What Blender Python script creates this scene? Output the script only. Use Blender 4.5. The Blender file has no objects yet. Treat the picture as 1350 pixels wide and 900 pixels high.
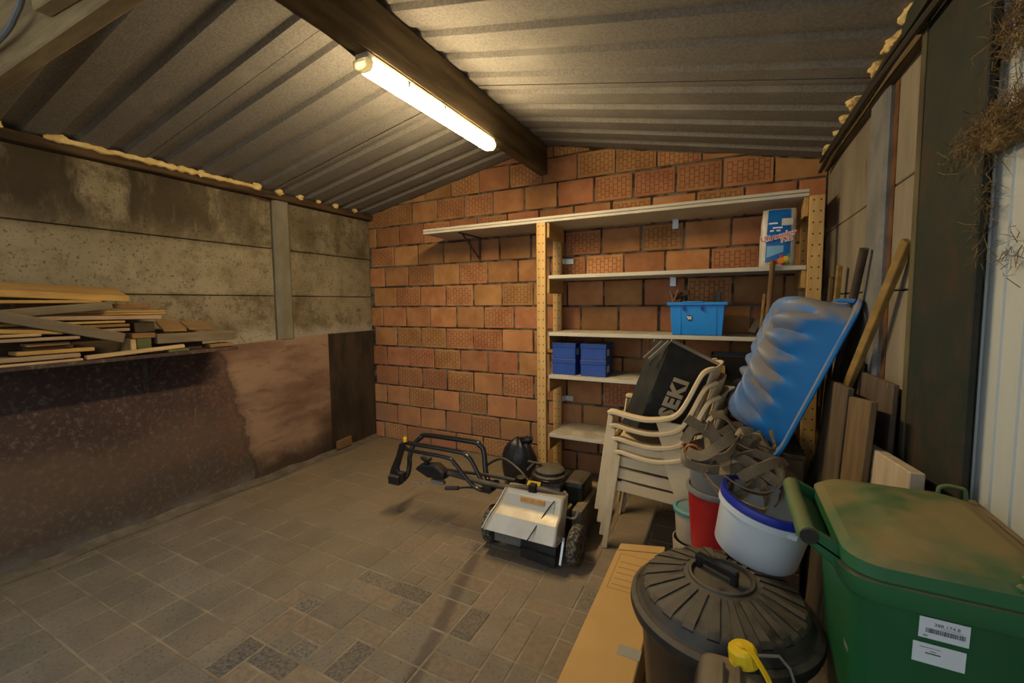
import bpy, bmesh, math, random
from mathutils import Vector, Matrix, noise
random.seed(7)
PI = math.pi
scene = bpy.context.scene
C = scene.collection

# ------------------------------------------------------------------ camera
cam_d = bpy.data.cameras.new('camera')
cam = bpy.data.objects.new('camera', cam_d)
C.objects.link(cam)
scene.camera = cam
FPX, YAW, PITCH, ROLL, CY, CAMZ = 566.45, 0.468243, 0.0729126, -0.00929241, 440.906, 1.39
fwd = Vector((-math.sin(YAW) * math.cos(PITCH), math.cos(YAW) * math.cos(PITCH), -math.sin(PITCH)))
rgt = Vector((math.cos(YAW), math.sin(YAW), 0))
upv = rgt.cross(fwd)
r2 = math.cos(ROLL) * rgt + math.sin(ROLL) * upv
u2 = -math.sin(ROLL) * rgt + math.cos(ROLL) * upv
cam.matrix_world = Matrix(((r2.x, u2.x, -fwd.x, 0), (r2.y, u2.y, -fwd.y, 0), (r2.z, u2.z, -fwd.z, CAMZ), (0, 0, 0, 1)))
cam_d.sensor_fit = 'HORIZONTAL'
cam_d.sensor_width = 36
cam_d.lens = FPX / 1350 * 36
cam_d.shift_y = -(450 - CY) / 1350
cam_d.clip_start = 0.02

# ------------------------------------------------------------------ daylight and exposure
world = bpy.data.worlds.new('world')
scene.world = world
world.use_nodes = True
bgn = world.node_tree.nodes['Background']
bgn.inputs[0].default_value = (0.82, 0.92, 1.0, 1)      # overcast daylight outside the open garage front
bgn.inputs[1].default_value = .95
LAMP_STRENGTH = 105.0
LAMP_COLOR = (1.0, 0.76, 0.43, 1)
vs = scene.view_settings
vs.view_transform = 'Standard'
vs.look = 'None'
vs.exposure = 0.42
vs.gamma = 1.0
vs.use_curve_mapping = False

# ------------------------------------------------------------------ helpers
ORG = {}
class G:
    """collects verts and faces in world coordinates"""
    def __init__(s): s.v = []; s.f = []
    def add(s, vs_, fs):
        n = len(s.v); s.v += [Vector(p) for p in vs_]; s.f += [tuple(i + n for i in f) for f in fs]; return s
    def box(s, x0, x1, y0, y1, z0, z1):
        return s.add([(x0,y0,z0),(x1,y0,z0),(x1,y1,z0),(x0,y1,z0),(x0,y0,z1),(x1,y0,z1),(x1,y1,z1),(x0,y1,z1)],
                     [(0,3,2,1),(4,5,6,7),(0,1,5,4),(1,2,6,5),(2,3,7,6),(3,0,4,7)])
    def bar(s, a, b, side, w, t):
        """rectangular bar from a to b; w along `side`, t across both"""
        a = Vector(a); b = Vector(b); d = (b - a).normalized(); sd = Vector(side)
        sd = (sd - d * sd.dot(d)).normalized(); up = d.cross(sd)
        P = []
        for p in (a, b):
            for i, j in ((-1,-1),(1,-1),(1,1),(-1,1)): P.append(p + sd * (w/2*i) + up * (t/2*j))
        return s.add(P, [(0,3,2,1),(4,5,6,7),(0,1,5,4),(1,2,6,5),(2,3,7,6),(3,0,4,7)])
    def prism(s, pts, d):
        """extrude polygon pts (3D list) by vector d"""
        n = len(pts); d = Vector(d)
        return s.add([Vector(p) for p in pts] + [Vector(p) + d for p in pts],
                     [tuple(range(n))[::-1], tuple(range(n, 2*n))] + [(i, (i+1) % n, (i+1) % n + n, i + n) for i in range(n)])
    def tube(s, pts, r, n=8, close=False):
        pts = [Vector(p) for p in pts]; m = len(pts)
        rs = r if isinstance(r, (list, tuple)) else [r] * m
        V = []; F = []; up = None
        for i, p in enumerate(pts):
            if close: d = pts[(i+1) % m] - pts[i-1]
            else: d = pts[min(i+1, m-1)] - pts[max(i-1, 0)]
            d.normalize()
            if up is None:
                up = Vector((0,0,1)) if abs(d.z) < .9 else Vector((1,0,0))
            up = (up - d * up.dot(d)).normalized(); sd = d.cross(up)
            for k in range(n):
                a = 2*PI*k/n; V.append(p + (up * math.cos(a) + sd * math.sin(a)) * rs[i])
        for i in range(m if close else m-1):
            j = (i+1) % m
            for k in range(n): F.append((i*n+k, i*n+(k+1)%n, j*n+(k+1)%n, j*n+k))
        if not close: F += [tuple(range(n))[::-1], tuple(range((m-1)*n, m*n))]
        return s.add(V, F)
    def lathe(s, prof, n=24, c=(0,0,0), cap0=True, cap1=True, mod=None):
        V = []; F = []; m = len(prof)
        for i, (r, z) in enumerate(prof):
            for k in range(n):
                a = 2*PI*k/n; rr, zz = (r, z) if mod is None else mod(r, z, a, i)
                V.append((c[0] + rr*math.cos(a), c[1] + rr*math.sin(a), c[2] + zz))
        for i in range(m-1):
            for k in range(n): F.append((i*n+k, i*n+(k+1)%n, (i+1)*n+(k+1)%n, (i+1)*n+k))
        if cap0: F.append(tuple(range(n))[::-1])
        if cap1: F.append(tuple(range((m-1)*n, m*n)))
        return s.add(V, F)
    def grid(s, fn, nu, nv, wrap=False):
        V = [fn(i/(nu if wrap else nu-1), j/(nv-1)) for j in range(nv) for i in range(nu)]
        F = [(j*nu+i, j*nu+(i+1)%nu, (j+1)*nu+(i+1)%nu, (j+1)*nu+i) for j in range(nv-1) for i in range(nu if wrap else nu-1)]
        return s.add(V, F)
    def ribbon(s, pts, side, w, t):
        pts = [Vector(p) for p in pts]; m = len(pts); V = []; F = []
        for i, p in enumerate(pts):
            d = (pts[min(i+1,m-1)] - pts[max(i-1,0)]).normalized()
            sv = Vector(side(i/(m-1)) if callable(side) else side); sv = (sv - d*sv.dot(d)).normalized(); nn = d.cross(sv)
            for a, b in ((-1,-1),(1,-1),(1,1),(-1,1)): V.append(p + sv*(a*w/2) + nn*(b*t/2))
        for i in range(m-1):
            for k in range(4): F.append((i*4+k, i*4+(k+1)%4, i*4+4+(k+1)%4, i*4+4+k))
        F += [(3,2,1,0), tuple((m-1)*4+k for k in range(4))]
        return s.add(V, F)
    def blob(s, c, r, amp=.25, fr=3.0, nu=14, nv=8, seed=0):
        c = Vector(c); r = Vector(r) if not isinstance(r, (int, float)) else Vector((r, r, r))
        def fn(u, v):
            a = 2*PI*u; b = PI*(v-.5); d = Vector((math.cos(a)*math.cos(b), math.sin(a)*math.cos(b), math.sin(b)))
            k = 1 + amp * noise.noise(d*fr*.5 + Vector((seed*3.7, seed, 0)))
            return c + Vector((d.x*r.x, d.y*r.y, d.z*r.z)) * k
        return s.grid(fn, nu, nv, wrap=True)
    def xform(s, M):
        s.v = [M @ p for p in s.v]; return s

def link_mesh(name, verts, faces, mat, smooth, bevel, segs=1):
    me = bpy.data.meshes.new(name)
    me.from_pydata([tuple(v) for v in verts], [], faces)
    bm = bmesh.new(); bm.from_mesh(me)
    bmesh.ops.remove_doubles(bm, verts=bm.verts, dist=1e-6)
    bmesh.ops.recalc_face_normals(bm, faces=bm.faces)
    if bevel:
        es = [e for e in bm.edges if len(e.link_faces) == 2 and e.calc_face_angle(0) > .6]
        bmesh.ops.bevel(bm, geom=es, offset=bevel, segments=segs, affect='EDGES', profile=.6)
    bm.to_mesh(me); bm.free()
    if smooth is not False:
        me.polygons.foreach_set('use_smooth', [True]*len(me.polygons))
        try: me.set_sharp_from_angle(angle=math.radians(42 if smooth is True else smooth))
        except Exception: pass
    if mat: me.materials.append(mat)
    me.update()
    return me

def obj(name, g, mat, parent=None, smooth=False, bevel=0, segs=1, solid=0):
    """link one mesh; verts of g are world coordinates; origin: base centre (top level) or centre (part)"""
    xs = [v.x for v in g.v]; ys = [v.y for v in g.v]; zs = [v.z for v in g.v]
    o0 = Vector(((min(xs)+max(xs))/2, (min(ys)+max(ys))/2, min(zs) if parent is None else (min(zs)+max(zs))/2))
    me = link_mesh(name, [v - o0 for v in g.v], g.f, mat, smooth, bevel, segs)
    o = bpy.data.objects.new(name, me); C.objects.link(o)
    ORG[o.name] = o0
    if parent is None: o.location = o0
    else: o.parent = parent; o.location = o0 - ORG[parent.name]
    if solid:
        m = o.modifiers.new('shell', 'SOLIDIFY'); m.thickness = solid; m.offset = 0
    return o
def tag(o, label=None, cat=None, group=None, kind=None):
    if label: o['label'] = label
    if cat: o['category'] = cat
    if group: o['group'] = group
    if kind: o['kind'] = kind
    return o
def thing(name, loc, label, cat, group=None, kind=None):
    o = bpy.data.objects.new(name, None); C.objects.link(o); o.location = loc; o.empty_display_size = .05
    ORG[o.name] = Vector(loc)
    return tag(o, label, cat, group, kind)
def struct(name, g, mat, label=None, **k):
    o = obj(name, g, mat, **k); o['kind'] = 'structure'
    if label: o['label'] = label
    return o
def copy_tree(o, parent=None, off=None):
    c = o.copy(); C.objects.link(c); c.parent = parent; ORG[c.name] = ORG[o.name]
    if off is not None: c.location = o.location + Vector(off); ORG[c.name] = ORG[o.name] + Vector(off)
    for ch in [x for x in bpy.data.objects if x.parent == o]: copy_tree(ch, c)
    return c
def text(name, body, origin, xd, yd, h, mat, parent, extrude=.0006, shear=0, bold=0, space=1):
    cu = bpy.data.curves.new('txt', 'FONT'); cu.body = body; cu.size = h / .72; cu.shear = shear; cu.space_character = space; cu.offset = bold; cu.resolution_u = 2
    t = bpy.data.objects.new('txt', cu); C.objects.link(t)
    me = bpy.data.meshes.new_from_object(t.evaluated_get(bpy.context.evaluated_depsgraph_get()))
    bpy.data.objects.remove(t); bpy.data.curves.remove(cu)
    xd = Vector(xd).normalized(); yd = Vector(yd); yd = (yd - xd*yd.dot(xd)).normalized(); nd = xd.cross(yd)
    g = G(); n = len(me.vertices)
    base = [Vector(origin) + xd*v.co.x + yd*v.co.y for v in me.vertices]
    g.add([p + nd*extrude for p in base], [tuple(p.vertices) for p in me.polygons])
    wd = max(v.co.x for v in me.vertices)
    bpy.data.meshes.remove(me)
    return obj(name, g, mat, parent), wd
def smooth_path(pts, n=6):
    P = [Vector(p) for p in pts]; out = []
    for i in range(len(P)-1):
        p0, p1, p2, p3 = P[max(i-1,0)], P[i], P[i+1], P[min(i+2,len(P)-1)]
        for k in range(n):
            t = k/n
            out.append(.5*((2*p1)+(p2-p0)*t+(2*p0-5*p1+4*p2-p3)*t*t+(3*p1-p0-3*p2+p3)*t**3))
    out.append(P[-1]); return out

# ------------------------------------------------------------------ materials
def mat(name, c1, c2=None, scale=6, detail=6, rough=.8, rough2=None, bump=0, bscale=40, spec=.35, metal=0, rnd=0,
        stretch=(1,1,1), coord='obj', dust=0, dustc=(.30,.21,.11), lo=.35, hi=.65, c3=None, s3=20, l3=.6, h3=.7, extra=None, dscale=9, coat=0):
    m = bpy.data.materials.new(name); m.use_nodes = True; nt = m.node_tree; N = nt.nodes; Lk = nt.links
    b = N['Principled BSDF']
    b.inputs['Roughness'].default_value = rough; b.inputs['Specular IOR Level'].default_value = spec; b.inputs['Metallic'].default_value = metal
    if coat: b.inputs['Coat Weight'].default_value = coat
    def nd(t, **kw):
        n = N.new(t)
        for k, v in kw.items(): setattr(n, k, v)
        return n
    geo = nd('ShaderNodeNewGeometry'); oi = nd('ShaderNodeObjectInfo'); tc = nd('ShaderNodeTexCoord')
    if coord == 'obj':
        add = nd('ShaderNodeVectorMath', operation='ADD'); Lk.new(tc.outputs['Object'], add.inputs[0])
        sc = nd('ShaderNodeVectorMath', operation='SCALE'); Lk.new(oi.outputs['Location'], sc.inputs[0]); sc.inputs['Scale'].default_value = 3.17
        Lk.new(sc.outputs[0], add.inputs[1]); vec = add.outputs[0]
    else: vec = geo.outputs['Position']
    mp = nd('ShaderNodeMapping'); Lk.new(vec, mp.inputs['Vector']); mp.inputs['Scale'].default_value = stretch; vec = mp.outputs[0]
    def noi(s, d=6, r=.6):
        n = nd('ShaderNodeTexNoise'); Lk.new(vec, n.inputs['Vector']); n.inputs['Scale'].default_value = s; n.inputs['Detail'].default_value = d; n.inputs['Roughness'].default_value = r
        return n.outputs['Fac']
    def ramp(x, a, bb):
        n = nd('ShaderNodeMapRange', interpolation_type='SMOOTHSTEP'); Lk.new(x, n.inputs[0]); n.inputs[1].default_value = a; n.inputs[2].default_value = bb; return n.outputs[0]
    def mix(f, a, bb, t='MIX'):
        n = nd('ShaderNodeMix', data_type='RGBA', blend_type=t)
        if isinstance(f, (int, float)): n.inputs[0].default_value = f
        else: Lk.new(f, n.inputs[0])
        for i, q in ((6, a), (7, bb)):
            if isinstance(q, (tuple, list)): n.inputs[i].default_value = (*q[:3], 1)
            else: Lk.new(q, n.inputs[i])
        return n.outputs[2]
    def mth(op, a, bb=None, cl=False):
        n = nd('ShaderNodeMath', operation=op, use_clamp=cl)
        for i, q in ((0, a), (1, bb)):
            if q is None: continue
            if isinstance(q, (int, float)): n.inputs[i].default_value = q
            else: Lk.new(q, n.inputs[i])
        return n.outputs[0]
    col = tuple(c1)
    if c2: col = mix(ramp(noi(scale, detail), lo, hi), c1, c2)
    if c3: col = mix(ramp(noi(s3, 8, .65), l3, h3), col, c3)
    if rnd:
        hsv = nd('ShaderNodeHueSaturation')
        if isinstance(col, tuple): hsv.inputs['Color'].default_value = (*col, 1)
        else: Lk.new(col, hsv.inputs['Color'])
        Lk.new(mth('MULTIPLY_ADD', oi.outputs['Random'], rnd) if False else mth('ADD', mth('MULTIPLY', oi.outputs['Random'], rnd*2), 1-rnd), hsv.inputs['Value'])
        r3 = mth('FRACT', mth('MULTIPLY', oi.outputs['Random'], 17.31))
        Lk.new(mth('ADD', mth('MULTIPLY', r3, rnd*.10), .5-rnd*.05), hsv.inputs['Hue'])
        col = hsv.outputs[0]
    env = dict(nd=nd, Lk=Lk, geo=geo, oi=oi, tc=tc, noi=noi, ramp=ramp, mix=mix, mth=mth, b=b, vec=vec, N=N)
    bh = None
    if extra:
        r = extra(env, col)
        if isinstance(r, tuple) and len(r) == 2 and not isinstance(r[0], (int, float)): col, bh = r
        else: col = r
    if dust:
        sx = nd('ShaderNodeSeparateXYZ'); Lk.new(geo.outputs['Normal'], sx.inputs[0])
        up = ramp(sx.outputs[2], .25, .9)
        f = mth('MULTIPLY', up, mth('MULTIPLY', ramp(noi(dscale, 5), .25, .6), dust))
        col = mix(f, col, dustc)
        Lk.new(mth('ADD', mth('MULTIPLY', f, max(0, .92-rough)), rough), b.inputs['Roughness'])
    elif rough2 is not None:
        Lk.new(mth('ADD', mth('MULTIPLY', noi(scale*1.7, 5), rough2-rough), rough), b.inputs['Roughness'])
    if isinstance(col, tuple): b.inputs['Base Color'].default_value = (*col[:3], 1)
    else: Lk.new(col, b.inputs['Base Color'])
    if bump or bh is not None:
        bp = nd('ShaderNodeBump'); bp.inputs['Strength'].default_value = bump if bump else .6; bp.inputs['Distance'].default_value = .01
        h = noi(bscale, 8, .65)
        if bh is not None: h = mth('ADD', mth('MULTIPLY', h, .25), bh)
        Lk.new(h, bp.inputs['Height']); Lk.new(bp.outputs[0], b.inputs['Normal'])
    return m

def ex_sep(e, src=None):
    s = e['nd']('ShaderNodeSeparateXYZ'); e['Lk'].new(src or e['geo'].outputs['Position'], s.inputs[0]); return s.outputs

def x_brick_dust(e, col):                       # pinkish-grey dust that settled on the lowest courses
    s = ex_sep(e); f = e['mth']('MULTIPLY', e['ramp'](s[2], 1.0, .05), e['ramp'](e['noi'](5), .3, .7))
    return e['mix'](e['mth']('MULTIPLY', f, .55), col, (.34, .19, .13))
def x_brick_emb(e, col):
    col = x_brick_dust(e, col)
    s = ex_sep(e, e['tc'].outputs['Object'])
    cmb = e['nd']('ShaderNodeCombineXYZ'); e['Lk'].new(s[2], cmb.inputs[0]); e['Lk'].new(s[0], cmb.inputs[1])
    bt = e['nd']('ShaderNodeTexBrick'); e['Lk'].new(cmb.outputs[0], bt.inputs['Vector'])
    bt.inputs['Scale'].default_value = 1; bt.inputs['Brick Width'].default_value = .044; bt.inputs['Row Height'].default_value = .0315
    bt.inputs['Mortar Size'].default_value = .0032; bt.inputs['Mortar Smooth'].default_value = .3
    ax = e['mth']('ABSOLUTE', s[0]); az = e['mth']('ABSOLUTE', s[2])
    inside = e['mth']('MULTIPLY', e['mth']('LESS_THAN', ax, .128), e['mth']('LESS_THAN', az, .074))
    gr = e['mth']('MULTIPLY', bt.outputs['Fac'], inside)
    col = e['mix'](e['mth']('MULTIPLY', gr, .62), col, (.12, .04, .016))
    return col, e['mth']('MULTIPLY', gr, -.9)
def x_holes(e, col):
    s = ex_sep(e, e['tc'].outputs['Object'])
    dx = e['mth']('SUBTRACT', e['mth']('ABSOLUTE', s[0]), .0165)
    dz = e['mth']('SUBTRACT', e['mth']('FRACT', e['mth']('MULTIPLY', s[2], 1/.062)), .5)
    dz = e['mth']('MULTIPLY', dz, .062)
    d = e['mth']('SQRT', e['mth']('ADD', e['mth']('MULTIPLY', dx, dx), e['mth']('MULTIPLY', dz, dz)))
    return e['mix'](e['ramp'](d, .0052, .004), col, (.035, .018, .008))
def x_leftwall(e, col):                         # mould blotches and run marks on the old concrete panels
    s = ex_sep(e)
    mp = e['nd']('ShaderNodeMapping'); e['Lk'].new(e['geo'].outputs['Position'], mp.inputs[0]); mp.inputs['Scale'].default_value = (1, 1, .28)
    n = e['nd']('ShaderNodeTexNoise'); e['Lk'].new(mp.outputs[0], n.inputs[0]); n.inputs['Scale'].default_value = 4.2; n.inputs['Detail'].default_value = 7; n.inputs['Roughness'].default_value = .62
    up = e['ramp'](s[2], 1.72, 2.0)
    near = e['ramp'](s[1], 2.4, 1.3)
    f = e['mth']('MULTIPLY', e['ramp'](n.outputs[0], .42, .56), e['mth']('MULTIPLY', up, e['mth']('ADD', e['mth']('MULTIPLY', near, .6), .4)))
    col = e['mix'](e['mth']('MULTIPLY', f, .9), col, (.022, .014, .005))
    f2 = e['mth']('MULTIPLY', e['ramp'](e['noi'](2.3), .5, .68), .55)
    col = e['mix'](f2, col, (.07, .05, .02))
    col = e['mix'](e['mth']('MULTIPLY', e['ramp'](e['noi'](11, 9, .7), .47, .64), .6), col, (.055, .042, .02))
    mid = e['mth']('MULTIPLY', e['ramp'](s[2], 1.45, 1.5), e['ramp'](s[2], 1.86, 1.80))
    col = e['mix'](e['mth']('MULTIPLY', mid, .30), col, (.30, .255, .165))
    eff = e['mth']('MULTIPLY', e['ramp'](e['mth']('ADD', s[2], e['mth']('MULTIPLY', e['noi'](6, 6), -.16)), 1.16, 1.06), .55)
    col = e['mix'](eff, col, (.36, .33, .27))
    sp = e['ramp'](e['noi'](70, 3), .58, .66)
    return e['mix'](e['mth']('MULTIPLY', sp, .65), col, (.04, .028, .012))
def x_ply_dark(e, col):                         # dirt near the floor, paint specks
    s = ex_sep(e)
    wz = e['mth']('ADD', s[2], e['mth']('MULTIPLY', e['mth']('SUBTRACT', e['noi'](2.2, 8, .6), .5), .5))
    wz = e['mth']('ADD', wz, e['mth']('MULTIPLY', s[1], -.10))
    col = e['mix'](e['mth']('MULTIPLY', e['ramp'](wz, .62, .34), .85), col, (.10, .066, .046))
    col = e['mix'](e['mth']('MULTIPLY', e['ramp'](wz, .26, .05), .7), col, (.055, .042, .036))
    rp = e['mth']('MULTIPLY', e['ramp'](s[1], 1.35, 1.75), e['ramp'](e['noi'](4, 7), .46, .60))
    col = e['mix'](e['mth']('MULTIPLY', rp, .6), col, (.11, .05, .032))
    gl = e['mth']('MULTIPLY', e['ramp'](s[2], .13, .02), e['ramp'](e['noi'](6), .3, .6))
    col = e['mix'](e['mth']('MULTIPLY', gl, .7), col, (.13, .125, .12))
    col = e['mix'](e['mth']('MULTIPLY', e['ramp'](e['noi'](34, 9, .8), .50, .66), .8), col, (.15, .115, .082))
    return e['mix'](e['ramp'](e['noi'](64, 3, .6), .735, .76), col, (.22, .19, .15))
def x_ply(e, col):                              # resin-dark on the left, worn to pale red-brown wood on the right
    s = ex_sep(e); col = x_ply_dark(e, col)
    m_ = e['nd']('ShaderNodeMapping'); e['Lk'].new(e['geo'].outputs['Position'], m_.inputs[0]); m_.inputs['Scale'].default_value = (1, .45, 1.5)
    def n2(sc, d, ro):
        n = e['nd']('ShaderNodeTexNoise'); e['Lk'].new(m_.outputs[0], n.inputs[0]); n.inputs['Scale'].default_value = sc; n.inputs['Detail'].default_value = d; n.inputs['Roughness'].default_value = ro
        return n.outputs[0]
    red = e['mix'](e['ramp'](n2(3.0, 7, .6), .40, .66), (.27, .175, .115), (.15, .085, .058))
    red = e['mix'](e['mth']('MULTIPLY', e['ramp'](n2(10, 9, .7), .54, .66), .5), red, (.09, .05, .036))
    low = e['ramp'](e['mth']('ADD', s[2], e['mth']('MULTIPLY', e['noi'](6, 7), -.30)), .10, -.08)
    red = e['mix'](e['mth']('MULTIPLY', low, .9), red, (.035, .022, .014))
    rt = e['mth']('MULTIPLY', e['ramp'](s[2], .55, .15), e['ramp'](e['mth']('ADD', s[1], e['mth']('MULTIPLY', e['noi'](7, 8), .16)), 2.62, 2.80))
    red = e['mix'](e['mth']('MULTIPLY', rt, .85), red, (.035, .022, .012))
    bd = e['mth']('ADD', s[1], e['mth']('ADD', e['mth']('MULTIPLY', s[2], .24), e['mth']('MULTIPLY', e['noi'](5, 9, .68), .30)))
    col = e['mix'](e['ramp'](bd, 2.13, 2.30), col, red)
    crack = e['mth']('MULTIPLY', e['ramp'](bd, 2.17, 2.19), e['ramp'](bd, 2.22, 2.20))
    return e['mix'](e['mth']('MULTIPLY', crack, .5), col, (.025, .014, .010))
def x_floor(e, col):                            # fine brown dust, heavier towards the back wall
    s = ex_sep(e)
    back = e['ramp'](s[1], 1.0, 2.6)
    f = e['mth']('ADD', e['mth']('MULTIPLY', back, .55), e['mth']('MULTIPLY', e['ramp'](e['noi'](2.2), .35, .7), .35), True)
    col = e['mix'](f, col, (.215, .155, .092))
    # a dark soft-edged streak in the paver colour that runs from the machine's wheel towards the door
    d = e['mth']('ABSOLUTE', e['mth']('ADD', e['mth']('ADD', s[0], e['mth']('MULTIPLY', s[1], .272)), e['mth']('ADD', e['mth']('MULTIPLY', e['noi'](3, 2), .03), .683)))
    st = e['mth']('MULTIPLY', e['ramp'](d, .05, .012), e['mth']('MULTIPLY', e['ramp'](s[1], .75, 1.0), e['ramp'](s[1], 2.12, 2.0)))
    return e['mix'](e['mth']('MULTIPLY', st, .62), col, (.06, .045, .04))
def x_rust(e, col):
    s = ex_sep(e)
    return e['mix'](e['ramp'](e['noi'](4.5, 9, .8), .45, .66), col, (.036, .021, .012))
def x_green_paint(e, col):
    return e['mix'](e['ramp'](e['noi'](6, 3), .56, .60), col, (.03, .13, .05))

M = {}
M['mortar'] = mat('mortar', (.16,.135,.095), (.035,.028,.018), scale=9, lo=.42, hi=.58, bump=.8, bscale=60, coord='w', rough=.95)
M['brick'] = mat('brick_smooth', (.40,.185,.075), (.30,.125,.048), scale=5, rnd=.22, rough=.9, bump=.12, bscale=90, c3=(.36,.19,.10), s3=9, l3=.55, h3=.8, extra=x_brick_dust)
M['brick_e'] = mat('brick_embossed', (.42,.20,.082), (.32,.135,.052), scale=5, rnd=.22, rough=.9, bump=.55, bscale=90, c3=(.38,.2,.1), s3=9, l3=.55, h3=.8, extra=x_brick_emb)
M['conc_l'] = mat('concrete_stained', (.235,.195,.125), (.15,.12,.07), scale=3.5, rough=.93, bump=.35, bscale=45, coord='w', extra=x_leftwall)
M['conc_post'] = mat('concrete_post', (.21,.19,.14), (.14,.125,.085), scale=5, rough=.93, bump=.3, bscale=60, coord='w', stretch=(1,1,.35))
M['conc_r'] = mat('concrete_pale', (.24,.205,.15), (.165,.14,.10), scale=4, rough=.93, bump=.25, bscale=50, coord='w', stretch=(1,1,.3), c3=(.06,.045,.03), s3=6, l3=.62, h3=.8)
M['conc_blue'] = mat('concrete_bluegrey', (.17,.17,.165), (.12,.12,.115), scale=6, rough=.9, bump=.4, bscale=50, coord='w')
M['ply_dark'] = mat('ply_dark_resin', (.034,.019,.017), (.055,.030,.026), scale=2.4, rough=.55, rough2=.8, coord='w', extra=x_ply_dark, bump=.1, bscale=30)
M['ply'] = mat('ply_worn', (.034,.019,.017), (.055,.030,.026), scale=2.4, rough=.55, rough2=.8, coord='w', extra=x_ply, bump=.12, bscale=30)
M['ply_black'] = mat('ply_blackened', (.020,.013,.008), (.05,.033,.02), scale=6, rough=.75, coord='w', stretch=(1,1,.3), c3=(.2,.16,.11), s3=22, l3=.68, h3=.74, bump=.3)
M['timber_dark'] = mat('timber_dark', (.03,.017,.008), (.085,.05,.02), scale=5, rough=.85, coord='w', stretch=(3,.6,6), bump=.35, bscale=25)
M['timber_beam'] = mat('timber_beam', (.15,.105,.05), (.075,.050,.023), scale=4, rough=.85, coord='w', stretch=(3,.5,5), bump=.3, bscale=25)
M['timber_light'] = mat('timber_light', (.34,.24,.10), (.19,.12,.05), scale=4, rough=.8, coord='w', stretch=(.5,3,4), bump=.2, bscale=25)
M['foam'] = mat('pu_foam', (.74,.58,.27), (.60,.42,.15), scale=14, rough=.9, bump=.7, bscale=60)
M['felt'] = mat('roof_felt', (.225,.21,.185), (.165,.155,.138), scale=90, detail=3, rough=.98, coord='w', bump=.25, bscale=160, c3=(.25,.235,.205), s3=3, l3=.5, h3=.75, spec=.1)
M['roof_out'] = mat('roof_outer', (.1,.1,.1), rough=.8)
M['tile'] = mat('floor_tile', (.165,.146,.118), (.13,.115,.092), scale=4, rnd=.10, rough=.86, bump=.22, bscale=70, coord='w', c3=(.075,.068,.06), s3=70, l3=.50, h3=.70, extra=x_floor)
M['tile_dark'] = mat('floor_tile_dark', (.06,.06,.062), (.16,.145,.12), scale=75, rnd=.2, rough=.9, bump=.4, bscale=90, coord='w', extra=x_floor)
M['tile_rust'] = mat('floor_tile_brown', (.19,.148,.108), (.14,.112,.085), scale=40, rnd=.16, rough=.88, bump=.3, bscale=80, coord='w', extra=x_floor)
M['joint'] = mat('joint_sand', (.25,.205,.145), (.165,.135,.095), scale=8, rough=.97, coord='w', bump=.3, bscale=70)
M['dust'] = mat('floor_dust', (.15,.125,.09), (.085,.072,.055), scale=7, rough=.97, coord='w', bump=.3, bscale=60)
M['steel_col'] = mat('steel_green_rust', (.011,.017,.010), (.016,.021,.013), scale=9, rough=.7, coord='w', extra=x_rust, bump=.2, bscale=60, c3=(.12,.11,.08), s3=90, l3=.70, h3=.74)
M['olive'] = mat('steel_olive', (.10,.085,.035), (.05,.035,.016), scale=6, rough=.75, coord='w', stretch=(1,1,.4))
M['rust'] = mat('rust_strip', (.13,.055,.016), (.06,.03,.014), scale=12, rough=.95, coord='w', bump=.6)
M['sheet'] = mat('white_sheet', (.47,.50,.48), (.40,.425,.405), scale=3, rough=.5, coord='w', stretch=(1,1,.4), c3=(.20,.16,.10), s3=14, l3=.68, h3=.76)
M['straw'] = mat('straw', (.22,.14,.05), (.12,.075,.03), scale=20, rough=.95)
M['cable'] = mat('cable_dark', (.03,.026,.02), rough=.6, dust=.5)
M['pine'] = mat('pine_post', (.56,.36,.135), (.44,.27,.095), scale=5, rough=.6, stretch=(6,6,.7), extra=x_holes)
M['pine_plain'] = mat('pine_rail', (.42,.255,.085), (.32,.19,.065), scale=5, rough=.65, stretch=(5,.7,5))
M['shelf'] = mat('shelf_board', (.50,.47,.39), (.43,.40,.33), scale=4, rough=.6, dust=.6, dustc=(.24,.185,.115), coord='w')
M['zinc'] = mat('zinc_plate', (.5,.52,.52), rough=.4, metal=.6)
M['iron'] = mat('dark_iron', (.05,.045,.04), (.085,.075,.06), scale=10, rough=.6, metal=.4)
M['galv'] = mat('galv_wire', (.30,.29,.27), rough=.45, metal=.7)
M['lamp_body'] = mat('lamp_body', (.45,.43,.38), (.3,.28,.22), scale=8, rough=.5)
ml = bpy.data.materials.new('lamp_diffuser'); ml.use_nodes = True
_b = ml.node_tree.nodes['Principled BSDF']; _b.inputs['Base Color'].default_value = (.8,.8,.75,1)
_b.inputs['Emission Color'].default_value = LAMP_COLOR; _b.inputs['Emission Strength'].default_value = LAMP_STRENGTH
M['lamp_on'] = ml
mc = bpy.data.materials.new('lamp_end_dusty'); mc.use_nodes = True
_b = mc.node_tree.nodes['Principled BSDF']; _b.inputs['Base Color'].default_value = (.6,.57,.45,1); _b.inputs['Roughness'].default_value = .5
_b.inputs['Transmission Weight'].default_value = .35
M['lamp_cap'] = mc
M['blue_box'] = mat('blue_box', (.012,.05,.27), (.02,.065,.30), scale=4, rough=.5, dust=.85, dustc=(.15,.125,.10))
M['paper'] = mat('paper_label', (.5,.5,.47), rough=.8)
M['crate'] = mat('crate_blue', (.008,.22,.66), (.006,.18,.58), scale=3, rough=.35, dust=.25, dustc=(.2,.25,.3))
M['tub'] = mat('tub_blue', (.006,.17,.50), (.005,.14,.44), scale=3, rough=.42, bump=.05)
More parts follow.
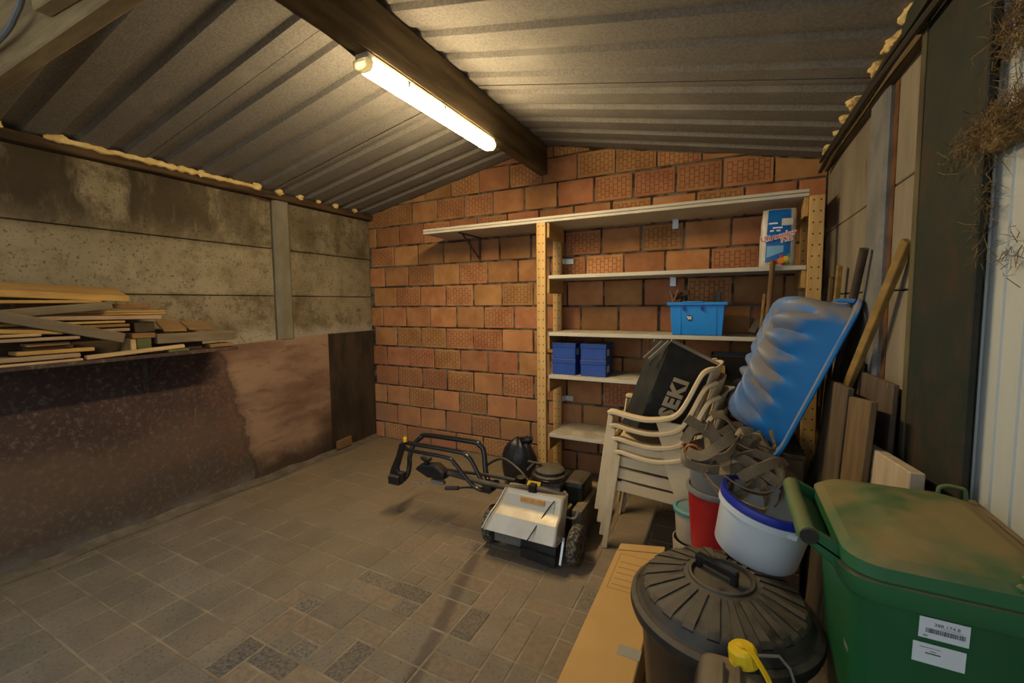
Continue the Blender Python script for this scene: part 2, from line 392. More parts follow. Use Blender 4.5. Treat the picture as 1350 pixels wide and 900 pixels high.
def x_tubdust(e, col):
    s = e['nd']('ShaderNodeSeparateXYZ'); e['Lk'].new(e['geo'].outputs['Normal'], s.inputs[0])
    up = e['ramp'](s.outputs[2], .10, .42)
    dp = e['nd']('ShaderNodeVectorMath', operation='DOT_PRODUCT'); e['Lk'].new(e['geo'].outputs['Position'], dp.inputs[0]); dp.inputs[1].default_value = (-.929, 0, .369)
    wd = e['mth']('SUBTRACT', dp.outputs['Value'], .052)
    sh = e['ramp'](e['mth']('ADD', wd, e['mth']('MULTIPLY', e['noi'](5, 5), .16)), .215, .315)
    up = e['mth']('MAXIMUM', up, sh)
    return e['mix'](e['mth']('MULTIPLY', up, e['mth']('ADD', e['mth']('MULTIPLY', e['ramp'](e['noi'](8, 6), .38, .62), .55), .35), True), col, (.235,.20,.15))
M['tub'] = mat('tub_blue', (.006,.17,.50), (.005,.14,.44), scale=3, rough=.5, extra=x_tubdust)
M['chair'] = mat('chair_plastic', (.64,.52,.33), (.56,.44,.26), scale=5, rough=.5, dust=.5, dustc=(.36,.27,.16), c3=(.33,.24,.14), s3=8, l3=.62, h3=.78)
M['black_fab'] = mat('black_fabric', (.013,.0135,.012), (.022,.022,.019), scale=12, rough=.85, bump=.3, bscale=14)
M['letter'] = mat('letter_beige', (.42,.35,.24), rough=.8)
M['black_pl'] = mat('black_plastic', (.009,.009,.009), (.015,.014,.013), scale=8, rough=.4, dust=.55, dustc=(.10,.075,.045))
M['black_lid'] = mat('black_lid_dusty', (.014,.013,.012), (.03,.026,.02), scale=8, rough=.42, dust=.7, dustc=(.115,.092,.062), dscale=16)
M['black_gloss'] = mat('black_gloss', (.012,.012,.013), rough=.22, spec=.5)
M['bagfilm'] = mat('black_bag_film', (.012,.013,.016), rough=.28, spec=.5, bump=.9, bscale=16)
M['silver'] = mat('silver_hood', (.46,.43,.36), (.38,.35,.29), scale=5, rough=.38, metal=.35, dust=.3, c3=(.2,.17,.12), s3=30, l3=.66, h3=.74)
M['silver_flat'] = mat('silver_panel', (.38,.355,.30), rough=.5, metal=.25)
M['orange'] = mat('orange_plate', (.45,.22,.03), (.35,.16,.02), scale=30, rough=.5)
M['yellow'] = mat('yellow_plastic', (.62,.42,.01), (.55,.36,.01), scale=8, rough=.4)
M['tyre'] = mat('tyre_rubber', (.03,.027,.023), (.17,.145,.11), scale=75, lo=.45, hi=.6, detail=2, rough=.9, bump=.9, bscale=70)
M['rim'] = mat('wheel_rim', (.10,.09,.075), (.06,.055,.045), scale=8, rough=.6)
M['deck'] = mat('deck_grey', (.06,.055,.042), (.10,.088,.062), scale=6, rough=.7, dust=.6)
M['concblk'] = mat('grey_flap', (.13,.13,.11), (.10,.10,.085), scale=20, rough=.8)
M['alu'] = mat('alu', (.55,.55,.52), rough=.3, metal=.8)
M['white_pl'] = mat('white_plastic', (.50,.53,.55), (.46,.49,.51), scale=3, rough=.38, c3=(.3,.26,.2), s3=5, l3=.7, h3=.8)
M['blue_rim'] = mat('blue_rim', (.012,.022,.25), rough=.4)
M['red_pl'] = mat('red_plastic', (.36,.012,.016), (.30,.01,.012), scale=4, rough=.4)
M['grey_pl'] = mat('grey_plastic', (.16,.165,.17), (.12,.12,.12), scale=5, rough=.45)
M['teal'] = mat('teal_plastic', (.05,.22,.27), rough=.5, dust=.6, dustc=(.25,.2,.12))
M['cream'] = mat('cream_plastic', (.42,.36,.25), (.34,.28,.19), scale=6, rough=.6)
M['strap'] = mat('webbing', (.22,.16,.095), (.12,.088,.05), scale=7, rough=.9, bump=.4, bscale=120, c3=(.36,.29,.19), s3=6, l3=.55, h3=.7)
M['orange_rub'] = mat('orange_band', (.45,.10,.02), rough=.6)
M['card'] = mat('cardboard', (.44,.27,.095), (.40,.245,.085), scale=4, rough=.85, bump=.05)
M['card_print'] = mat('cardboard_print', (.31,.18,.06), rough=.85)
M['tape'] = mat('grey_tape', (.26,.245,.21), rough=.35)
M['green'] = mat('bin_green', (.010,.085,.027), (.008,.068,.022), scale=4, rough=.42, dust=.25, dustc=(.17,.14,.06))
M['green_lid'] = mat('bin_green_lid', (.018,.10,.035), (.016,.09,.03), scale=4, rough=.5, dust=1.0, dustc=(.20,.15,.06), dscale=5)
M['green_handle'] = mat('bin_green_handle', (.05,.13,.045), (.07,.11,.04), scale=10, rough=.55, dust=.6, dustc=(.17,.15,.06))
M['ink'] = mat('black_ink', (.03,.03,.035), rough=.7)
M['sticker'] = mat('sticker_white', (.50,.54,.56), rough=.5)
M['bag_blue'] = mat('bag_blue', (.008,.09,.36), (.01,.13,.42), scale=10, rough=.3, bump=.3, bscale=10)
M['bag_white'] = mat('bag_white', (.55,.52,.46), (.42,.39,.34), scale=8, rough=.35, bump=.5, bscale=12)
M['red_ink'] = mat('red_ink', (.55,.02,.015), rough=.5)
M['white_ink'] = mat('white_ink', (.7,.7,.7), rough=.5)
M['fr1'] = mat('print_orange', (.6,.22,.02), rough=.5)
M['fr2'] = mat('print_red', (.45,.03,.02), rough=.5)
M['fr3'] = mat('print_green', (.12,.3,.04), rough=.5)
M['fr4'] = mat('print_yellow', (.62,.45,.05), rough=.5)
M['fr5'] = mat('print_pale_blue', (.16,.34,.55), rough=.5)
M['jerry'] = mat('jerrycan_black', (.012,.011,.010), (.02,.018,.015), scale=6, rough=.4, dust=.9, dustc=(.17,.13,.08), dscale=3)
def wood(name, a, b, extra=None, rough=.8, dust=.25): return mat(name, a, b, scale=5, rough=rough, stretch=(4,.8,4), bump=.2, bscale=30, extra=extra, dust=dust, dustc=(.25,.19,.11))
M['w_yellow'] = wood('wood_yellow', (.42,.25,.07), (.32,.18,.045))
M['w_grey'] = wood('wood_grey', (.16,.125,.075), (.115,.085,.05))
M['w_pink'] = wood('wood_pinkish', (.33,.225,.135), (.25,.165,.095))
M['w_pale'] = wood('wood_pale', (.46,.32,.16), (.36,.24,.11))
M['w_brown'] = wood('wood_brown', (.22,.12,.045), (.15,.08,.03))
M['w_dark'] = wood('wood_dark', (.06,.038,.018), (.035,.022,.012))
M['w_green'] = wood('wood_green_paint', (.17,.13,.08), (.12,.09,.055), extra=x_green_paint)
M['w_gblock'] = wood('wood_olive', (.10,.115,.035), (.06,.07,.025))
M['w_stake'] = wood('wood_stake', (.26,.165,.045), (.18,.11,.03))
def woodz(name, a, b, c3=None): return mat(name, a, b, scale=5, rough=.85, stretch=(4,4,.7), bump=.25, bscale=30, c3=c3, s3=12, l3=.66, h3=.72)
M['b_grey'] = woodz('board_greybrown', (.12,.088,.052), (.075,.052,.03), (.2,.17,.13))
M['b_brown'] = woodz('board_brown', (.16,.105,.05), (.11,.07,.033))
M['b_dark'] = woodz('board_dark', (.10,.07,.045), (.065,.045,.028), (.28,.25,.2))
M['b_pale'] = woodz('board_pale', (.42,.34,.24), (.34,.27,.18))
M['handle_w'] = woodz('tool_handle', (.17,.095,.042), (.11,.06,.028))
M['handle_d'] = woodz('tool_handle_dark', (.07,.045,.028), (.045,.03,.02))
M['board_ledge'] = wood('dusty_ledge', (.22,.15,.075), (.15,.10,.05))

# ------------------------------------------------------------------ the setting
D = 3.34; XL = -3.32; XR = .53; YF = -.3
RX, RZ, EL, ER = -1.385, 2.672, 2.296, 2.268          # ridge x/z, eave z left and right
def roof_z(x):
    return EL + (RZ-EL)*(x+3.32)/(RX+3.32) if x < RX else ER + (RZ-ER)*(XR-x)/(XR-RX)

floor = struct('floor', G().box(-3.9, 1.6, -5, 3.5, -.12, -.0032), M['joint'], 'dusty paved floor of sand-jointed concrete pavers')
# pavers: 0.2135 x 0.187 grid, part of it laid with half and quarter pavers
TX, TY = .2135, .187
DARK = [(-1.748,1.277),(-1.717,.979),(-1.528,.971),(-1.497,1.101),(-1.267,1.171),(-1.339,1.477),(-1.566,1.513),(-.95,1.45)]
def has_dark(x0, x1, y0, y1): return any(x0 < p < x1 and y0 < q < y1 for p, q in DARK)
pieces = []
for i in range(-7, 12):
    for j in range(-4, 14):
        x0 = -1.882 + i*TX; y0 = .845 + j*TY
        if y0 < .60: x0 += TX*.5
        x1, y1 = x0+TX, y0+TY
        if x0 > XR - .01 or y0 > D-.02 or x1 < XL+.05: continue
        if y1 > D-.01: y1 = D-.01
        if x0 < XL+.04: x0 = XL+.04
        if x1 > XR: x1 = XR
        kind = 0
        if x0 > -1.70 and y0 < 2.4 or (x0 > -1.92 and .98 < y0 < 1.35): kind = random.choice([0,0,1,2,3])
        if has_dark(x0, x1, y0, y1): kind = random.choice([1,3,3])
        if kind == 0: cells = [(x0,x1,y0,y1)]
        elif kind == 1: xm=(x0+x1)/2; cells = [(x0,xm,y0,y1),(xm,x1,y0,y1)]
        elif kind == 2: ym=(y0+y1)/2; cells = [(x0,x1,y0,ym),(x0,x1,ym,y1)]
        else: xm=(x0+x1)/2; ym=(y0+y1)/2; cells = [(x0,xm,y0,ym),(xm,x1,y0,ym),(x0,x1,ym,y1)]
        for c in cells:
            small = kind != 0
            r = random.random()
            mk = 'tile'
            if small: mk = 'tile_dark' if has_dark(*c) or r < .04 else ('tile_rust' if r < .55 else 'tile')
            elif x0 > -1.5: mk = 'tile_rust' if r < .5 else 'tile'
            pieces.append((c, mk))
def vis(c):
    x = (c[0]+c[1])/2; y = (c[2]+c[3])/2
    d = Vector((x, y, -CAMZ)); w = d.dot(fwd)
    if w <= .1: return -1
    px = 675 + FPX*d.dot(r2)/w; py = CY - FPX*d.dot(u2)/w
    if not (-60 < px < 1000 and py < 960): return -1
    if x > -.2: return -1
    return 1/(x*x+y*y)
pieces.sort(key=lambda p: -vis(p[0]))
shared = {}; rest = G()
for n, (c, mk) in enumerate(pieces):
    w, h = c[1]-c[0]-.0085, c[3]-c[2]-.0085
    if w < .02 or h < .02: continue
    if n < 298 and vis(c) > 0:
        key = (round(w,3), round(h,3), mk)
        if key not in shared:
            g = G().box(-w/2, w/2, -h/2, h/2, -.03, 0)
            shared[key] = link_mesh('paver', g.v, g.f, M[mk], False, .0025)
        o = bpy.data.objects.new('paver', shared[key]); C.objects.link(o); o.parent = floor
        o.location = Vector(((c[0]+c[1])/2, (c[2]+c[3])/2, random.uniform(-.0022, .0008))) - ORG[floor.name]
        o.rotation_euler = (random.uniform(-.004,.004), random.uniform(-.004,.004), random.uniform(-.006,.006))
    else:
        rest.box(c[0]+.0045, c[1]-.0045, c[2]+.0045, c[3]-.0045, -.03, -.001)
tag(obj('paver_field', rest, M['tile'], floor), kind='stuff')
# dust and rubble fillet at the foot of the left wall
def fil(u, v):
    y = -1 + 4.33*u; w = .075 + .035*noise.noise(Vector((0, y*3, 1))); h = .028 + .014*noise.noise(Vector((3, y*5, 0)))
    t = v; return Vector((XL+.02 + w*t, y, .002 + h*(1-t)**1.6))
tag(obj('dust_fillet', G().grid(fil, 90, 7), M['dust'], floor, smooth=True), kind='stuff')

# --- back wall of hollow clay blocks
g = G()
prof = [(XL-.1,-.1),(XR+.2,-.1),(XR+.2,roof_z(XR)-.04),(RX,RZ+.03),(XL-.1,roof_z(XL))]
g.prism([(x, D+.010, z) for x, z in prof], (0,.2,0))
wall_back = struct('wall_back', g, M['mortar'], 'back wall of orange hollow clay blocks with dark joints')
BW, BH, GAP = .3005, .2, .012
starts = [-3.2,-3.02,-3.155,-2.99,-3.135,-2.99,-3.17,-2.985,-3.13,-3.005,-3.23,-3.065,-2.9,-3.1]
emb = ['SESSEE','SSSSES','SSESESS','SEEESE','SSEESSS','SEEEES','SSSSSES','SESESE','SSESESS','ESSSSS','SSSESE','EESEESSSEEEES','SSSESESEEE','SS']
bm_full = {}
def brick_mesh(w, h, m):
    k = (round(w,3), round(h,3), m)
    if k not in bm_full:
        gg = G().box(-w/2, w/2, 0, .05, -h/2, h/2); bm_full[k] = link_mesh('brick', gg.v, gg.f, M[m], False, .005)
    return bm_full[k]
for k in range(14):
    z0 = -.037 + .2*k; z1 = z0 + BH
    xs = [starts[k]-BW + BW*n for n in range(16)]
    for n, x in enumerate(xs):
        a, b = max(x, XL-.02), min(x+BW, XR)
        if b-a < .05: continue
        zt = min(roof_z(a), roof_z(b), ) - .012
        if a < RX < b: zt = max(zt, roof_z(RX)-.06)
        if z0 + .03 > max(roof_z(a), roof_z(b)): continue
        e = emb[k][n] if n < len(emb[k]) else random.choice('SSE')
        m = 'brick_e' if e == 'E' else 'brick'
        zb = max(z0, -.005)
        dy = random.uniform(-.004, .0035)
        if z1 > zt:            # cut to the roof slope
            ga, gb = a+GAP/2, b-GAP/2; za, zc = roof_z(ga)-.008, roof_z(gb)-.008
            lo_ = zb+GAP/2
            pts = [(ga, lo_), (gb, lo_)]
            if min(zc, z1-GAP/2) > lo_: pts.append((gb, min(zc, z1-GAP/2)))
            if za > z1-GAP/2 > zc: t = (z1-GAP/2-za)/(zc-za); pts.append((ga+(gb-ga)*t, z1-GAP/2))
            if zc > z1-GAP/2 > za: t = (z1-GAP/2-za)/(zc-za); pts.append((ga+(gb-ga)*t, z1-GAP/2))
            if min(za, z1-GAP/2) > lo_: pts.append((ga, min(za, z1-GAP/2)))
            if len(pts) < 3: continue
            o = obj('brick', G().prism([(px, D+dy, pz) for px, pz in pts], (0,.05,0)), M[m], wall_back)
        else:
            w, h = b-a-GAP-random.choice((0,0,.004,.008)), z1-zb-GAP-random.choice((0,0,.003,.006))
            o = bpy.data.objects.new('brick', brick_mesh(w, h, m)); C.objects.link(o); o.parent = wall_back
            o.location = Vector(((a+b)/2, D+dy, (zb+z1)/2)) - ORG[wall_back.name]
            o.rotation_euler = (random.uniform(-.012,.012), random.uniform(-.006,.006), random.uniform(-.012,.012))

# --- left wall: concrete panels between posts, resin plywood below
wall_left = struct('wall_left', G().box(XL-.16, XL-.05, YF, D+.1, -.1, 2.45), M['conc_post'], 'left wall of stained concrete panels above dark plywood cladding')
for (ya, yb) in ((YF, .05), (.06, 2.272), (2.43, D-.005)):
    for za, zb in ((.70,1.082),(1.086,1.463),(1.469,1.845),(1.851,2.236)):
        obj('concrete_panel', G().box(XL-.06, XL+random.uniform(-.003,.003), ya, yb, za, zb), M['conc_l'], wall_left, bevel=.005)
obj('concrete_post', G().prism([(XL-.06,2.275,1.11),(XL+.004,2.283,1.11),(XL+.030,2.308,1.11),(XL+.030,2.402,1.11),(XL+.0,2.432,1.11),(XL-.06,2.432,1.11)], (0,0,1.128)), M['conc_post'], wall_left)
obj('cladding_board', G().prism([(XL, YF, .0), (XL, 2.765, .0), (XL, 2.765, 1.122), (XL, 1.905, 1.098), (XL, YF, 1.098)], (.020,0,0)), M['ply'], wall_left, bevel=.002)
obj('cladding_board', G().box(XL, XL+.014, 2.772, D-.002, .0, 1.122), M['ply_black'], wall_left, bevel=.002)
pl = struct('trim_1', G().box(XL-.06, XL+.06, YF, D-.002, 2.238, 2.292), M['timber_dark'], 'dark timber wall plate with yellow foam along the left eaves', bevel=.006)
def bead(y0, y1, n, w):
    gg = G(); pts = []; rs = []
    for i in range(n):
        t = i/(n-1); y = y0+(y1-y0)*t; q = noise.noise(Vector((y*11, 2, 5)))
        pts.append((XL+.066+.006*q, y, 2.294-.012*max(0, -q)+.006*noise.noise(Vector((y*23, 0, 1)))))
        rs.append(w*(.8+1.3*abs(noise.noise(Vector((y*17, 7, 3))))) * (1 if 0 < i < n-1 else .4))
    return gg.tube(pts, rs, 8)
obj('foam_bead', bead(.975, 2.12, 70, .016), M['foam'], pl, smooth=True)
for i, (y, r) in enumerate(((.80,.03),(1.05,.028),(1.47,.02),(1.74,.028),(1.93,.018),(2.13,.034),(2.31,.030),(2.50,.028),(2.68,.022),(2.865,.028),(3.09,.024))):
    obj('foam_blob', G().blob((XL+.065, y, 2.297), (r*.8, r*1.05, r*.75), .5, 4, 24, 14, i), M['foam'], pl, smooth=True)
obj('rust_stain_bracket', G().bar((XL+.006,2.10,2.238),(XL+.006,2.262,2.222),(1,0,0),.012,.014), M['rust'], pl)

# --- right wall: panels, blue-grey post, rust gap, steel column, white sheet
wall_right = struct('wall_right', G().box(XR+.08, XR+.2, 1.75, D+.1, -.1, 2.36), M['conc_post'], 'right wall of pale concrete panels beside a steel column')
for ya, yb in ((2.335, D-.005), (1.74, 2.07)):
    for za, zb in ((0,.67),(.675,1.045),(1.05,1.42),(1.425,1.803),(1.807,2.20)):
        obj('concrete_panel', G().box(XR, XR+.09, ya, yb, za, zb), M['conc_r'], wall_right, bevel=.004)
obj('concrete_post', G().box(XR-.025, XR+.09, 2.115, 2.33, 0, 2.19), M['conc_blue'], wall_right, bevel=.012)
obj('rust_strip', G().box(XR-.002, XR+.05, 2.068, 2.116, 0, 2.19), M['rust'], wall_right)
pr_ = struct('trim_2', G().box(XR-.025, XR+.09, YF, D-.002, 2.190, 2.262), M['timber_beam'], 'dark timber wall plate with foam along the right eaves', bevel=.006)
for i, (y, r) in enumerate(((3.10,.03),(2.86,.026),(2.66,.036),(2.47,.045),(2.16,.035),(1.98,.04),(1.80,.042),(3.2,.02))):
    obj('foam_blob', G().blob((XR-.04, y, 2.268), (r*.9, r*1.1, r*.7), .5, 4, 24, 14, i+20), M['foam'], pr_, smooth=True)
# steel I column: flange towards the room, web, rear flange
col = struct('steel_column', G().box(.500,.516,1.366,1.728,0,2.26).box(.516,.60,1.710,1.725,0,2.26), M['steel_col'], 'dark green rusting steel column against the right wall', bevel=.003)
obj('angle_strip', G().box(.495,.530,1.728,1.760,0,2.2), M['olive'], col, bevel=.003)
obj('cap_plate', G().box(.46,.66,1.2,1.80,2.20,2.26), M['steel_col'], col)
# white insulated sheet wall: ribs every 6 cm
shp = []
y = 1.70; gx = G()
ys = []
while y > YF: ys += [(y, .532), (y-.070, .532), (y-.072, .528), (y-.076, .528), (y-.078, .532)]; y -= .078
V = [(x, yy, 0) for yy, x in ys] + [(x, yy, 2.2) for yy, x in ys]; n = len(ys)
gx.add(V, [(i, i+1, i+1+n, i+n) for i in range(n-1)])
obj('metal_sheet', gx, M['sheet'], wall_right)
obj('sheet_backing', G().box(.540,.60,YF,1.69,0,2.25), M['sheet'], wall_right)
rail = struct('trim_3', G().box(.492,.528,-.2,1.362,1.712,1.778), M['timber_light'], 'straw-covered timber rail across the white sheet wall', bevel=.006)
ledge = struct('trim_4', G().box(.503,.5275,-.2,1.362,.895,.92), M['board_ledge'], 'dusty brown ledge board at the foot of the white sheet', bevel=.004)
obj('ledge_post', G().box(.506,.527,1.31,1.35,0,.895).box(.506,.527,.3,.36,0,.895), M['b_dark'], ledge)
def straw_g(c, r, n, seed):
    rr = random.Random(seed); gg = G()
    for _ in range(n):
        p = Vector(c) + Vector((rr.gauss(0,r[0]), rr.gauss(0,r[1]), rr.gauss(0,r[2])))
        d = Vector((rr.gauss(0,.35), rr.gauss(0,1), rr.gauss(0,.7))).normalized()*rr.uniform(.02,.07)
        s = Vector((rr.gauss(0,1), rr.gauss(0,1), rr.gauss(0,1))).normalized()*.0009
        m_ = p + d*.5 + Vector((rr.gauss(0,.006), 0, rr.gauss(0,.006)))
        gg.add([p-s, p+s, m_+s, m_-s, p+d], [(0,1,2,3), (3,2,4)])
    return gg
tag(obj('straw', straw_g((.488,1.22,1.748), (.010,.12,.022), 1500, 3), M['straw'], rail), kind='stuff')
tag(obj('straw', straw_g((.51,1.27,1.94), (.010,.05,.045), 700, 4), M['straw'], rail), kind='stuff')
tag(obj('straw', straw_g((.505,1.355,1.60), (.008,.012,.06), 130, 5), M['straw'], rail), kind='stuff')
tag(obj('straw', straw_g((.520,1.27,1.49), (.005,.03,.025), 50, 8), M['straw'], rail), kind='stuff')

# --- roof: felted trapezoidal sheets on both slopes
cg = G()
for xa, xb in ((XL-.15, RX), (RX, .75)):
    za, zb = roof_z(xa)+.075, roof_z(xb)+.075
    cg.add([(xa,YF-.2,za),(xb,YF-.2,zb),(xb,D+.25,zb),(xa,D+.25,za),(xa,YF-.2,za+.03),(xb,YF-.2,zb+.03),(xb,D+.25,zb+.03),(xa,D+.25,za+.03)],
           [(0,3,2,1),(4,5,6,7),(0,1,5,4),(1,2,6,5),(2,3,7,6),(3,0,4,7)])
ceiling = struct('ceiling', cg, M['roof_out'], 'low pitched roof of grey felted corrugated sheets')
RIB = .2105
for side in (0, 1):
    xa, xb = ((XL-.03, RX-.002), (RX+.002, .68))[side]
    y0s = [2.262-.842*3, 2.262-.842*2, 2.262-.842, 2.262, 2.262+.842]
    for q, ys0 in enumerate(y0s):
        prof = [(ys0+.0045, 0)]
        for r_ in range(4):
            c = ys0 + .073 + r_*RIB
            prof += [(c-.044, 0), (c-.030, .024), (c+.030, .024), (c+.044, 0)]
        prof += [(ys0+.842-.0045, 0.0)]
        prof = [(min(yy, D+.02), dz) for yy, dz in prof]
        lift = .004 if q % 2 == 0 else .0
        gg = G(); nn = len(prof); V = []
        for yy, dz in prof:
            for x in (xa, xb): V.append((x, yy, roof_z(x) + dz + lift + (.003 if yy == prof[0][0] else 0)))
        gg.add(V, [(2*i, 2*i+1, 2*i+3, 2*i+2) for i in range(nn-1) if prof[i+1][0] - prof[i][0] > 1e-5])
        obj('roof_sheet', gg, M['felt'], ceiling, solid=.0025)

beam = struct('ridge_beam', G().box(-1.424,-1.352,YF,D+.03,2.432,2.664), M['timber_beam'], 'dark timber ridge beam carrying the tube light', bevel=.006)
tie = struct('tie_beam', G().box(-3.25,.50,.589,.641,2.2,2.45), M['timber_light'], 'pale timber tie beam crossing at the upper left', bevel=.005)
obj('wood_cleat', G().prism([(-1.83,.548,2.252),(-1.40,.548,2.225),(-1.40,.548,2.40),(-1.84,.548,2.40)], (0,.040,0)), M['timber_light'], tie, bevel=.004)
cb = G().tube(smooth_path([(-2.3,.57,2.27),(-2.08,.56,2.268),(-1.98,.555,2.285),(-1.90,.55,2.315),(-1.86,.54,2.40)]), .008, 8)
tag(obj('grey_cable', cb, M['grey_pl'], smooth=True), 'grey cable clipped to the pale tie beam', 'cable')

# ------------------------------------------------------------------ tube light
L0, L1 = 1.372, 2.47
t = thing('tube_light', (-1.388, (L0+L1)/2, 2.375), 'lit fluorescent tube light fixed under the ridge beam', 'lamp')
obj('housing', G().box(-1.425,-1.352,L0+.01,L1-.01,2.402,2.431), M['lamp_body'], t, bevel=.004)
pf = [(-1.433,2.404),(-1.345,2.404),(-1.350,2.376),(-1.366,2.362),(-1.412,2.362),(-1.428,2.376)]
obj('diffuser', G().prism([(x, L0+.045, z) for x, z in pf], (0, L1-L0-.075, 0)), M['lamp_on'], t)
for a, b in ((L0, .045), (L1-.03, .03)):
    obj('end_cap', G().prism([(x*1.0, a, z) for x, z in pf], (0, b, 0)), M['lamp_cap'], t, bevel=.006)
for yy in (1.62, 1.9, 2.2): obj('clip', G().box(-1.347,-1.340,yy,yy+.014,2.385,2.412), M['galv'], t)
tag(obj('power_cable', G().tube(smooth_path([(-1.428,YF+.05,2.452),(-1.430,.6,2.450),(-1.430,1.1,2.452),(-1.429,1.30,2.446),(-1.41,1.372,2.42)]), .0075, 8), M['cable'], smooth=True),
    'dark power cable along the ridge beam leading to the tube light', 'cable')
# cables at the right eaves
def wig(y, x, z, s): return (x+.004*noise.noise(Vector((y*3,s,0))), y, z+.012*noise.noise(Vector((y*2.2,s,4))))
c1 = G().tube([wig(3.25-.075*i, .476, 2.232, 1) for i in range(52)], .009, 7)
tag(obj('eaves_cable', c1, M['cable'], smooth=True), 'upper dark cable running along the right eaves', 'cable')
c2 = G().tube([wig(3.25-.075*i, .472, 2.175+.03*math.sin(i*.14), 5) for i in range(52)], .011, 7)
tag(obj('eaves_cable', c2, M['cable'], smooth=True), 'lower thicker dark cable sagging below the right eaves', 'cable')

# ------------------------------------------------------------------ plank shelf on the left wall
t = thing('wall_shelf', (-3.13, .7, 1.09), 'dark wall shelf board holding offcut planks on the left wall', 'shelf')
obj('shelf_board', G().box(XL+.02, -2.985, -.6, 1.762, 1.092, 1.112), M['ply_dark'], t, bevel=.002)
for yb in (1.36, .3):
    br = obj('bracket', G().box(-3.297,-3.290,yb-.012,yb+.012,.86,1.092).box(-3.297,-3.01,yb-.012,yb+.012,1.084,1.092), M['iron'], t)
    obj('brace', G().bar((-3.29,yb,.90),(-3.04,yb,1.086),(0,1,0),.018,.006), M['iron'], br)

